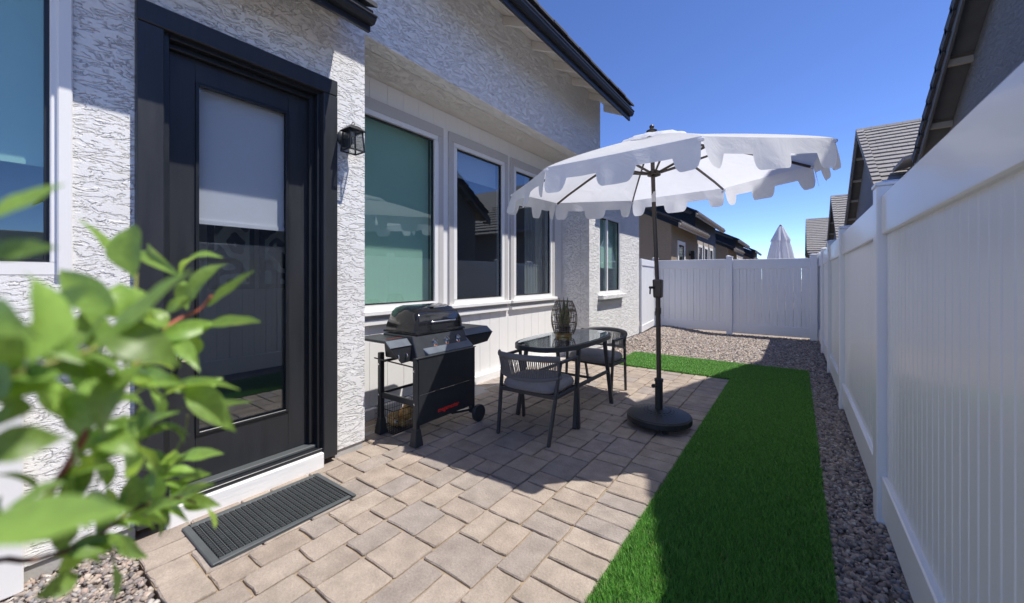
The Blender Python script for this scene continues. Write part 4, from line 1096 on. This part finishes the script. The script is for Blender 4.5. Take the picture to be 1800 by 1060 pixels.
# ------------------------------------------------------------------ grill
def grill():
    t = thing('gas_grill', (-2.72, 2.45, 0), 'black three burner gas grill with side shelves against the white wall', 'grill')
    xf, xb = -2.47, -2.93            # front and rear leg planes
    yl, yr = 2.10, 2.765             # left legs, right legs
    st, bk = M['grill_steel'], M['grill_black']
    for (x, y) in ((xf,yl),(xb,yl)):
        MB().box(x-.021,x+.021,y-.021,y+.021,.0,.70).build('leg', st, t, bevel=.004)
        MB().hexa([(x-.042,y-.042,0),(x+.042,y-.042,0),(x+.042,y+.042,0),(x-.042,y+.042,0)], [(x-.026,y-.026,.135),(x+.026,y-.026,.135),(x+.026,y+.026,.135),(x-.026,y+.026,.135)]).build('foot', M['rubber'], t, bevel=.005)
    for x in (xf, xb):
        MB().box(x-.021,x+.021,yr-.021,yr+.021,.085,.70).build('leg', st, t, bevel=.004)
    # wheels on one axle at the right
    for s, x in ((1,xf+.045),(-1,xb-.045)):
        w = MB().lathe([(.055,-.018),(.074,-.019),(.0785,-.012),(.0785,.012),(.074,.019),(.055,.018)], (x,yr+.045,.0785), 36, 'x').build('wheel', M['rubber'], t, smooth=30)
        b = MB().lathe([(0,-.014),(.022,-.014),(.022,.016),(0,.018)], (x,yr+.045,.0785), 18, 'x'); b.lathe([(.050,-.012),(.058,-.012),(.058,.012),(.050,.012)], (x,yr+.045,.0785), 30, 'x')
        for k in range(6):
            a = k*PI/3; b.bar((x,yr+.045+.015*math.cos(a),.0785+.015*math.sin(a)),(x,yr+.045+.055*math.cos(a),.0785+.055*math.sin(a)), .012, .016, up=(1,0,0))
        b.build('hub', bk, w)
    MB().tube([(xb-.05,yr+.045,.0785),(xf+.05,yr+.045,.0785)], .008, 10).build('axle', st, t)
    MB().bar((xf,yl+.4,.155),(xf,yr+.02,.115), .03, .02).build('axle_brace', st, t)
    # frame bars
    for (p, q, w_, h_) in (((xf,yl,.335),(xb,yl,.335),.022,.05), ((xb,yl,.345),(xb,yr,.345),.018,.022), ((xf,yr,.335),(xb,yr,.335),.022,.05), ((xb,yl,.62),(xb,yr,.62),.018,.022)):
        MB().bar(p, q, w_, h_).build('frame_bar', st, t, bevel=.003)
    for yy in (yl-.024,):
        for (x, z) in ((xf,.335),(xf,.60),(xb,.60),(xb,.335)):
            MB().lathe([(.009,0),(.009,-.005),(.0,-.007)], (x,yy+.004,z), 10, 'y').build('bolt', M['chrome'], t)
    MB().tube([(xb-.03,yl-.045,.655),(xf+.02,yl-.045,.64)], .006, 8).build('towel_bar', M['black_metal'], t)
    # front sheet
    p1 = MB().box(xf+.022, xf+.027, yl+.005, yr+.012, .405, .70).build('front_panel', st, t)
    p2 = MB().box(xf+.0215, xf+.0255, yl+.005, yr+.012, .165, .402).build('front_panel', st, t)
    text_mesh('lettering', 'megamaster', .052, M['red_print'], t, (xf+.0262, 2.31, .215), (0,1,0), (0,0,1), .0012)
    MB().box(xf+.02, xf+.033, yl-.015, yr+.02, .70, .708).build('trim_strip', M['aluminium'], t)
    # firebox
    MB().hexa([(xb+.03,yl+.02,.66),(xf-.0,yl+.02,.66),(xf-.0,yr-.01,.66),(xb+.03,yr-.01,.66)], [(xb-.03,yl+.04,.862),(xf-.10,yl+.04,.862),(xf-.10,yr+.0,.862),(xb-.03,yr+.0,.862)]).build('firebox', st, t, bevel=.006)
    # shelves with folded front edges
    zt = .845
    for (ya, yb_, ch) in ((1.925, 2.165, 'l'), (2.785, 3.195, 'r')):
        sh = MB().box(-3.03, -2.63, ya, yb_, zt-.022, zt).build('side_shelf', st, t, bevel=.005)
        if ch == 'l': prof = [(ya,zt-.004),(ya,zt-.055),(ya+.105,zt-.185),(yb_+.05,zt-.175),(yb_+.05,zt-.004)]
        else: prof = [(ya,zt-.004),(ya,zt-.165),(yb_-.085,zt-.145),(yb_,zt-.055),(yb_-.012,zt-.004)]
        # sloping upper lip then upright fascia
        yl_, yr_ = (ya, yb_+.002) if ch == 'l' else (ya, yb_-.012)
        MB().add([(-2.63,yl_,zt-.001),(-2.565,yl_,zt-.05),(-2.565,yr_,zt-.05),(-2.63,yr_,zt-.001),(-2.63,yl_,zt-.012),(-2.565,yl_,zt-.06),(-2.565,yr_,zt-.06),(-2.63,yr_,zt-.012)], [(0,1,2,3),(7,6,5,4),(0,4,5,1),(1,5,6,2),(2,6,7,3),(3,7,4,0)]).build('shelf_lip', M['grill_panel'], sh)
        pr = [(p[0], min(p[1], zt-.0505)) for p in prof]
        MB().prism(pr[::-1], 'x', -2.571, -2.565).build('shelf_fascia', st, sh)
    for yy in (1.99, 2.075):
        MB().tube([(-2.566,yy,.735),(-2.55,yy,.73),(-2.543,yy,.715),(-2.55,yy,.70),(-2.555,yy,.708)], .004, 6).build('tool_hook', M['chrome'], t, smooth=True)
    # control panel, sloping, with knobs
    pa, pb = Vector((-2.632,0,zt-.001)), Vector((-2.462,0,zt-.130))
    b = MB(); ya, yb_ = 2.168, 2.782
    b.hexa([(pa.x-.03,ya,pa.z-.15),(pb.x-.004,ya+.06,pb.z-.02),(pb.x-.004,yb_,pb.z-.02),(pa.x-.03,yb_,pa.z-.15)], [(pa.x,ya,pa.z),(pb.x,ya+.06,pb.z),(pb.x,yb_,pb.z),(pa.x,yb_,pa.z)])
    cp = b.build('control_panel', M['grill_panel'], t, bevel=.004)
    MB().box(-2.50, -2.462, ya+.02, yb_, .69, zt-.157).build('panel_skirt', st, t)
    dirn = (pb-pa).normalized(); nrm = Vector((-dirn.z,0,dirn.x)); nrm = nrm if nrm.z > 0 else -nrm
    for yy in (2.36, 2.50, 2.64):
        c = pa+(pb-pa)*.50; c = Vector((c.x, yy, c.z))
        def disc(name, prof, m, par):
            b = MB(); n = 24; s1 = Vector((0,1,0)); s2 = nrm.cross(s1)
            for (r, h) in prof:
                for k in range(n): a = 2*PI*k/n; b.v.append(tuple(c+nrm*h+(s1*math.cos(a)+s2*math.sin(a))*r))
            for i in range(len(prof)-1):
                for k in range(n): b.f.append((i*n+k, i*n+(k+1)%n, (i+1)*n+(k+1)%n, (i+1)*n+k))
            b.f.append(tuple((len(prof)-1)*n+k for k in range(n)))
            return b.build(name, m, par, smooth=30)
        kn = disc('knob', [(.030,.0),(.030,.010),(.024,.014),(.0225,.036),(.019,.041)], M['chrome'], t)
        disc('knob_ring', [(.036,.0),(.036,.004),(.031,.005)], M['copper_ring'], kn)
        MB().bar(c+nrm*.043-dirn*.02, c+nrm*.043+dirn*.02, .012, .012, up=tuple(nrm)).build('knob_grip', M['chrome'], kn, bevel=.003)
    text_mesh('lettering', 'megamaster', .024, M['dull_red_print'], t, pa+(pb-pa)*.13+Vector((0,2.40,0))+nrm*.0012, (0,1,0), -dirn, 0)
    text_mesh('lettering', 'megamaster', .040, M['dull_red_print'], t, (-2.70,1.985,zt+.0012), (0,1,0), (-1,0,0), 0)
    # lid
    lx0, lx1, ly0, ly1 = -2.99, -2.585, 2.18, 2.77
    prof = [(lx1+.022,.866),(lx1+.022,.882),(lx1,.888),(lx1-.012,1.015),(lx1-.05,1.06),(lx1-.15,1.095),(lx0+.16,1.105),(lx0+.06,1.08),(lx0+.015,1.0),(lx0,.888),(lx0-.018,.882),(lx0-.018,.866)]
    b = MB(); n = len(prof)
    for y, k in ((ly0-.012,0),(ly0+.004,.0),(ly0+.05,.55),(ly0+.10,1),(ly1-.10,1),(ly1-.05,.55),(ly1-.004,0),(ly1+.012,0)):
        pass
    def ring(y, kz, kx, flange):
        out = []
        for i, (x, z) in enumerate(prof):
            cx = (lx0+lx1)/2
            if i in (0,1,n-2,n-1): out.append((x, y if flange else y, z))
            else: out.append((cx+(x-cx)*kx, y, .888+(z-.888)*kz))
        return out
    rings = [ring(ly0,.0,1,1), ring(ly0+.012,.55,.985,0), ring(ly0+.035,.86,.99,0), ring(ly0+.075,1,1,0), ring(ly1-.075,1,1,0), ring(ly1-.035,.86,.99,0), ring(ly1-.012,.55,.985,0), ring(ly1,.0,1,1)]
    for r_ in rings: b.v += r_
    for i in range(len(rings)-1):
        for k in range(n-1): b.f.append((i*n+k, i*n+k+1, (i+1)*n+k+1, (i+1)*n+k))
    b.f.append(tuple(range(n))); b.f.append(tuple((len(rings)-1)*n+k for k in range(n-1,-1,-1)))
    lid = b.build('lid', bk, t, smooth=38)
    bm = bmesh.new(); bm.from_mesh(lid.data); bmesh.ops.recalc_face_normals(bm, faces=bm.faces); bm.to_mesh(lid.data); bm.free()
    MB().tube([(lx1+.03,2.335,.965),(lx1+.045,2.36,.965),(lx1+.045,2.60,.965),(lx1+.03,2.625,.965)], .0095, 10).build('lid_handle', M['chrome'], lid, smooth=40)
    for yy in (2.375, 2.585): MB().bar((lx1-.015,yy,.958),(lx1+.046,yy,.965), .014, .02).build('handle_bracket', st, lid)
    MB().lathe([(.034,0),(.036,.006),(.028,.012),(0,.013)], (lx1-.115,2.46,1.083), 24).build('thermometer', M['chrome'], lid, smooth=30)
grill()

# basket and toys below the grill
def toys():
    x0, x1, y0, y1, h = -3.06, -2.80, 2.13, 2.50, .20
    t = thing('wire_basket', ((x0+x1)/2,(y0+y1)/2,.002), 'black wire basket on the paving under the grill', 'basket')
    b = MB(); n = 9
    for z in (.005, h):
        b.tube([(x0,y0,z),(x1,y0,z),(x1,y1,z),(x0,y1,z),(x0,y0,z)], .0035, 5, False)
    for z in (.07,.135): b.tube([(x0,y0,z),(x1,y0,z),(x1,y1,z),(x0,y1,z),(x0,y0,z)], .0018, 4, False)
    for i in range(15):
        f = i/14
        for p in ((x0,y0+(y1-y0)*f),(x1,y0+(y1-y0)*f)): b.tube([(*p,.005),(*p,h)], .0018, 4, False)
        b.tube([(x0,y0+(y1-y0)*f,.005),(x1,y0+(y1-y0)*f,.005)], .0018, 4, False)
    for i in range(11):
        f = i/10
        for p in ((x0+(x1-x0)*f,y0),(x0+(x1-x0)*f,y1)): b.tube([(*p,.005),(*p,h)], .0018, 4, False)
        b.tube([(x0+(x1-x0)*f,y0,.005),(x0+(x1-x0)*f,y1,.005)], .0018, 4, False)
    b.build('wire_mesh', M['black_metal'], t)
    def blob(c, rx, ry, rz, seed, amp=.08, n=20):
        r = random.Random(seed); b = MB(); ph = [r.uniform(0,6) for _ in range(6)]
        for i in range(n+1):
            th = PI*i/n
            for k in range(2*n):
                a = PI*k/n; q = 1+amp*(math.sin(5*a+ph[0])*math.sin(4*th+ph[1])+.7*math.sin(9*a+ph[2])*math.sin(8*th+ph[3]))
                b.v.append((c[0]+rx*q*math.sin(th)*math.cos(a), c[1]+ry*q*math.sin(th)*math.sin(a), c[2]+rz*q*math.cos(th)))
        for i in range(n):
            for k in range(2*n): b.f.append((i*2*n+k, (i+1)*2*n+k, (i+1)*2*n+(k+1)%(2*n), i*2*n+(k+1)%(2*n)))
        return b
    c = (-2.885, 2.20, .01)
    p = thing('plush_toy', c, 'tan plush dog toy with dark nose at the near end of the basket', 'toy')
    blob((c[0],c[1],.105), .052, .048, .055, 1).build('head', M['plush'], p, smooth=True)
    blob((c[0]-.05,c[1]+.06,.055), .06, .055, .045, 2).build('body', M['plush'], p, smooth=True)
    for s in (-1,1): blob((c[0]-.005,c[1]+s*.042,.135), .016, .014, .026, 5, .03, 10).build('ear', M['plush'], p, smooth=True)
    blob((c[0]+.048,c[1]-.012,.088), .018, .02, .016, 6, .03, 10).build('muzzle', M['plush_pale'], p, smooth=True)
    blob((c[0]+.064,c[1]-.016,.094), .006, .007, .006, 7, .02, 8).build('nose', M['plush_dark'], p, smooth=True)
    for s in (-1,1): blob((c[0]+.042,c[1]-.006+s*.02,.122), .005, .005, .006, 7, .02, 8).build('eye', M['plush_dark'], p, smooth=True)
    c = (-2.90, 2.345, .01)
    p = thing('plush_toy', c, 'lumpy tan plush toy in the middle of the basket', 'toy')
    blob((c[0],c[1],.11), .062, .055, .06, 11, .13).build('body', M['plush'], p, smooth=True)
    blob((c[0]-.02,c[1]+.05,.16), .045, .045, .04, 12, .13).build('head', M['plush'], p, smooth=True)
    blob((c[0]+.03,c[1]-.06,.045), .03, .03, .036, 13, .08, 12).build('leg', M['plush'], p, smooth=True)
    b = MB()
    n = 18; c = (-2.855, 2.44, .052)
    for i in range(n+1):
        th = PI*i/n
        for k in range(2*n): a = PI*k/n; b.v.append((c[0]+.043*math.sin(th)*math.cos(a), c[1]+.043*math.sin(th)*math.sin(a), c[2]+.043*math.cos(th)))
    for i in range(n):
        for k in range(2*n): b.f.append((i*2*n+k, (i+1)*2*n+k, (i+1)*2*n+(k+1)%(2*n), i*2*n+(k+1)%(2*n)))
    t2 = thing('tennis_ball', (c[0],c[1],.009), 'green tennis ball at the far end of the basket', 'ball')
    b.build('felt', M['tennis'], t2, smooth=True)
    MB().tube([(c[0]+.0432*math.cos(x)*math.cos(.45*math.sin(2*x)), c[1]+.0432*math.sin(x)*math.cos(.45*math.sin(2*x)), c[2]+.0432*math.sin(.45*math.sin(2*x))) for x in np.linspace(0,2*PI,40)], .0016, 4, False).build('seam', M['plush_pale'], t2)
toys()

# ------------------------------------------------------------------ foreground shrub, rooted in the near gravel left of the camera
def leaf_mesh(seed):
    r = random.Random(seed); nl, nw = 10, 4; b = MB(); curl = r.uniform(-.10,.22); fold = r.uniform(.10,.34); tw = r.uniform(-.25,.25); wd = r.uniform(.9,1.1)
    for i in range(nl+1):
        f = i/nl; w_ = .5*wd*math.sin(PI*f**.90)**1.02 if 0 < f < 1 else .010
        z0 = curl*math.sin(PI*f*.9)-.12*f*f
        for j in range(nw+1):
            s = -1+2*j/nw; x = s*w_*.46
            z = z0+fold*abs(x)*.9+.012*math.sin(f*14+s*3)*abs(s)+x*tw*f
            b.v.append((x, f, z))
    for i in range(nl):
        for j in range(nw): q = i*(nw+1)+j; b.f.append((q, q+1, q+nw+2, q+nw+1))
    me = b.mesh('leaf'); me.materials.append(M['leaf'])
    for p in me.polygons: p.use_smooth = True
    return me
def shrub():
    r = random.Random(21)
    root = Vector((-.62, -.42, -.02))
    t = thing('leafy_shrub', root, 'blurred leafy green shrub close to the camera in front of the door', 'shrub')
    LM = [leaf_mesh(i) for i in range(7)]
    def put(bp, tp, width=None, roll=None):
        d = tp-bp; L_ = d.length; y = d.normalized()
        upv = Vector((0,0,1)); x = y.cross(upv)
        x = x.normalized() if x.length > 1e-3 else Vector((1,0,0)); z = x.cross(y)
        ro = r.uniform(-.7,.7) if roll is None else roll
        if roll is not None:       # upper face turned towards the open side of the bush, as leaves reach for light
            tc_ = (Vector((0,0,CAM_H))-bp).normalized()
            if (Matrix.Rotation(ro, 3, y) @ z).dot(tc_) < (Matrix.Rotation(-ro, 3, y) @ z).dot(tc_): ro = -ro
        R_ = Matrix((x, y, z)).transposed() @ Matrix.Rotation(ro, 3, 'Y')
        o = bpy.data.objects.new('leaf', r.choice(LM)); col.objects.link(o); o.parent = t
        wf = (width/L_/.42) if width else 1
        M4 = R_.to_4x4() @ Matrix.Diagonal((L_*wf, L_, L_, 1)); M4.translation = bp-root
        o.matrix_basis = M4
    # leaves read off the photograph: base px, tip px, depth (from a usual leaf length of 4 to 6 cm), width px
    LV = [(-25,385,98,312,.21,52),(-40,445,78,425,.21,42),(238,490,158,380,.36,30),(238,485,225,388,.33,48),(318,486,258,434,.42,26),(315,488,388,448,.42,26),
          (335,530,395,460,.40,32),(362,540,436,468,.40,32),(352,572,446,548,.40,36),(262,600,384,566,.36,30),(205,560,88,462,.27,50),(165,620,300,462,.24,62),
          (50,640,60,475,.19,84),(165,580,318,640,.24,66),(150,640,10,585,.24,50),(110,660,-40,700,.22,50),(70,650,215,632,.28,34),(250,635,178,775,.27,62),
          (140,740,70,655,.27,46),(-45,800,112,768,.20,62),(-60,930,198,885,.17,78),(205,700,120,640,.28,44),(330,668,412,758,.38,40),(285,700,412,672,.38,24),
          (322,700,392,660,.40,26),(330,715,432,700,.40,16),(312,802,382,790,.44,22),(312,838,364,832,.44,18),(295,835,300,778,.44,24),(300,880,348,848,.42,24),
          (320,882,386,888,.42,26),(362,888,386,922,.42,24),(262,770,305,722,.38,24),(240,800,170,768,.28,40),(238,770,240,832,.32,40),(196,940,242,985,.36,28),
          (112,962,192,978,.32,24),(200,985,222,1038,.36,26),(140,1010,62,1052,.32,34),(262,905,318,880,.38,24),(258,905,285,938,.40,22),(215,905,150,870,.34,36),
          (330,545,322,490,.42,22),(345,590,330,632,.40,26),(300,600,350,648,.38,26),(180,690,110,760,.26,56),(70,560,150,500,.22,50),(-20,560,60,590,.2,60),
          (10,700,-50,640,.2,60),(60,720,-30,740,.22,48),(270,655,330,690,.38,24),(100,905,40,950,.28,40),(180,840,120,905,.28,44),(290,550,345,520,.40,20),
          (255,560,215,500,.32,36),(225,655,300,668,.34,30),(20,885,100,840,.22,44),(150,960,105,1010,.34,26),(290,900,330,915,.42,14)]
    for (a, b, c, d, dep, w_) in LV:
        bp = pixat(a, b, dep*r.uniform(.97,1.03)); tp = pixat(c, d, dep*r.uniform(.90,1.10))
        put(bp, tp, w_*1.04*dep/F_PX, r.choice((.35,.6,.85,1.0,1.15))+r.uniform(-.12,.12))
    # smaller leaves in pairs along the photographed twigs
    for chain in (((-30,960,.25),(60,900,.26),(130,800,.27),(190,690,.29),(245,635,.33),(300,570,.38)), ((-60,700,.22),(20,660,.22),(100,635,.235),(170,610,.26),(230,560,.30)),
                  ((60,985,.31),(150,955,.33),(240,895,.37),(310,875,.41)), ((130,800,.27),(190,800,.30),(250,775,.36),(285,735,.38)), ((240,895,.37),(280,850,.41),(300,810,.43))):
        for (p, q) in zip(chain[:-1], chain[1:]):
            for f in (.2, .55, .85):
                bp = pixat(*[p[i]+(q[i]-p[i])*f for i in range(3)])
                for sgn in (-1, 1):
                    if r.random() < .2: continue
                    ax = (pixat(*q)-pixat(*p)).normalized(); sd = ax.cross(pixdir(*p[:2])).normalized()*sgn
                    d = (ax*r.uniform(.2,.9)+sd*r.uniform(.5,1)+Vector((r.uniform(-.4,.4), r.uniform(-.4,.4), r.uniform(-.2,.4)))).normalized()
                    put(bp, bp+d*r.uniform(.022,.040), r.uniform(.012,.019))
    # branches: from the root up through the photographed stems
    def stem(pxs, r0, r1, m, lower=None):
        pts = [pixat(*p) for p in pxs]
        if lower: pts = [Vector(p) for p in lower]+pts
        n = len(pts); sm = []
        for i in range(n-1):
            p0, p1, p2, p3 = pts[max(0,i-1)], pts[i], pts[i+1], pts[min(n-1,i+2)]
            for k in range(4):
                q = k/4; sm.append(.5*((2*p1)+(p2-p0)*q+(2*p0-5*p1+4*p2-p3)*q*q+(3*p1-p0-3*p2+p3)*q**3))
        sm.append(pts[-1]); m_ = len(sm)
        return MB().tube(sm, [r0+(r1-r0)*i/(m_-1) for i in range(m_)], 7).build('branch', M[m], t, smooth=True)
    base1 = pixat(-160, 1250, .33); base2 = pixat(-220, 1000, .27)
    stem([(-40,1010,.30),(60,985,.31),(150,955,.33),(240,895,.37),(310,875,.41),(345,885,.42)], .0032, .0010, 'bark', [root, (root+base1)/2+Vector((-.02,-.02,0)), base1])
    stem([(-30,960,.27),(60,900,.27),(130,800,.27),(190,690,.29),(245,635,.33),(300,570,.38),(350,545,.40),(372,520,.40)], .0036, .0012, 'red_stem', [root+Vector((.03,-.02,0)), (root+base2)/2+Vector((.0,-.03,0)), base2])
    stem([(-60,700,.22),(20,660,.22),(100,635,.235),(170,610,.26),(230,560,.30),(240,480,.35)], .0028, .0010, 'young_stem', [root+Vector((-.02,.02,0)), (root+pixat(-180,800,.22))/2, pixat(-180,800,.22)])
    stem([(250,640,.33),(285,670,.36),(330,690,.39)], .0012, .0008, 'young_stem')
    stem([(240,895,.37),(280,850,.41),(300,810,.43),(325,760,.43),(330,730,.41)], .0014, .0008, 'young_stem')
    stem([(130,800,.27),(190,800,.30),(250,775,.36),(285,735,.38),(325,715,.40)], .0016, .0008, 'young_stem')
    stem([(150,955,.33),(190,960,.35),(200,990,.36)], .0012, .0008, 'young_stem')
    stem([(230,560,.30),(285,600,.36),(345,565,.40)], .0014, .0008, 'young_stem')
    stem([(-30,470,.2),(-45,560,.21),(-60,700,.22)], .0012, .0018, 'young_stem')
    stem([(-25,385,.21),(-40,440,.21),(-45,560,.21)], .0010, .0016, 'young_stem')
    # the rest of the bush, outside the frame to the left and below
    for k in range(150):
        h = r.random(); c = root+Vector((r.gauss(-.16,.12), r.gauss(-.12,.12), .25+1.05*h))
        q = c-Vector((0,0,CAM_H)); fw = -math.sin(YAW)*q.x+math.cos(YAW)*q.y; rt = math.cos(YAW)*q.x+math.sin(YAW)*q.y
        if fw > .03 and rt/fw > -1.55 and q.z/fw > -1.05: continue
        d = Vector((r.uniform(-1,1), r.uniform(-1,1), r.uniform(-.2,.8))).normalized()*.055
        put(c, c+d)
    for k in range(5):
        a = k*1.25; tip = root+Vector((-.16+.16*math.cos(a), -.12+.14*math.sin(a), 1.0+.15*math.sin(k*2)))
        MB().tube([root, root+(tip-root)*.5+Vector((-.03,-.02,0)), tip], [.006,.004,.0015], 7).build('branch', M['bark'], t, smooth=True)
shrub()
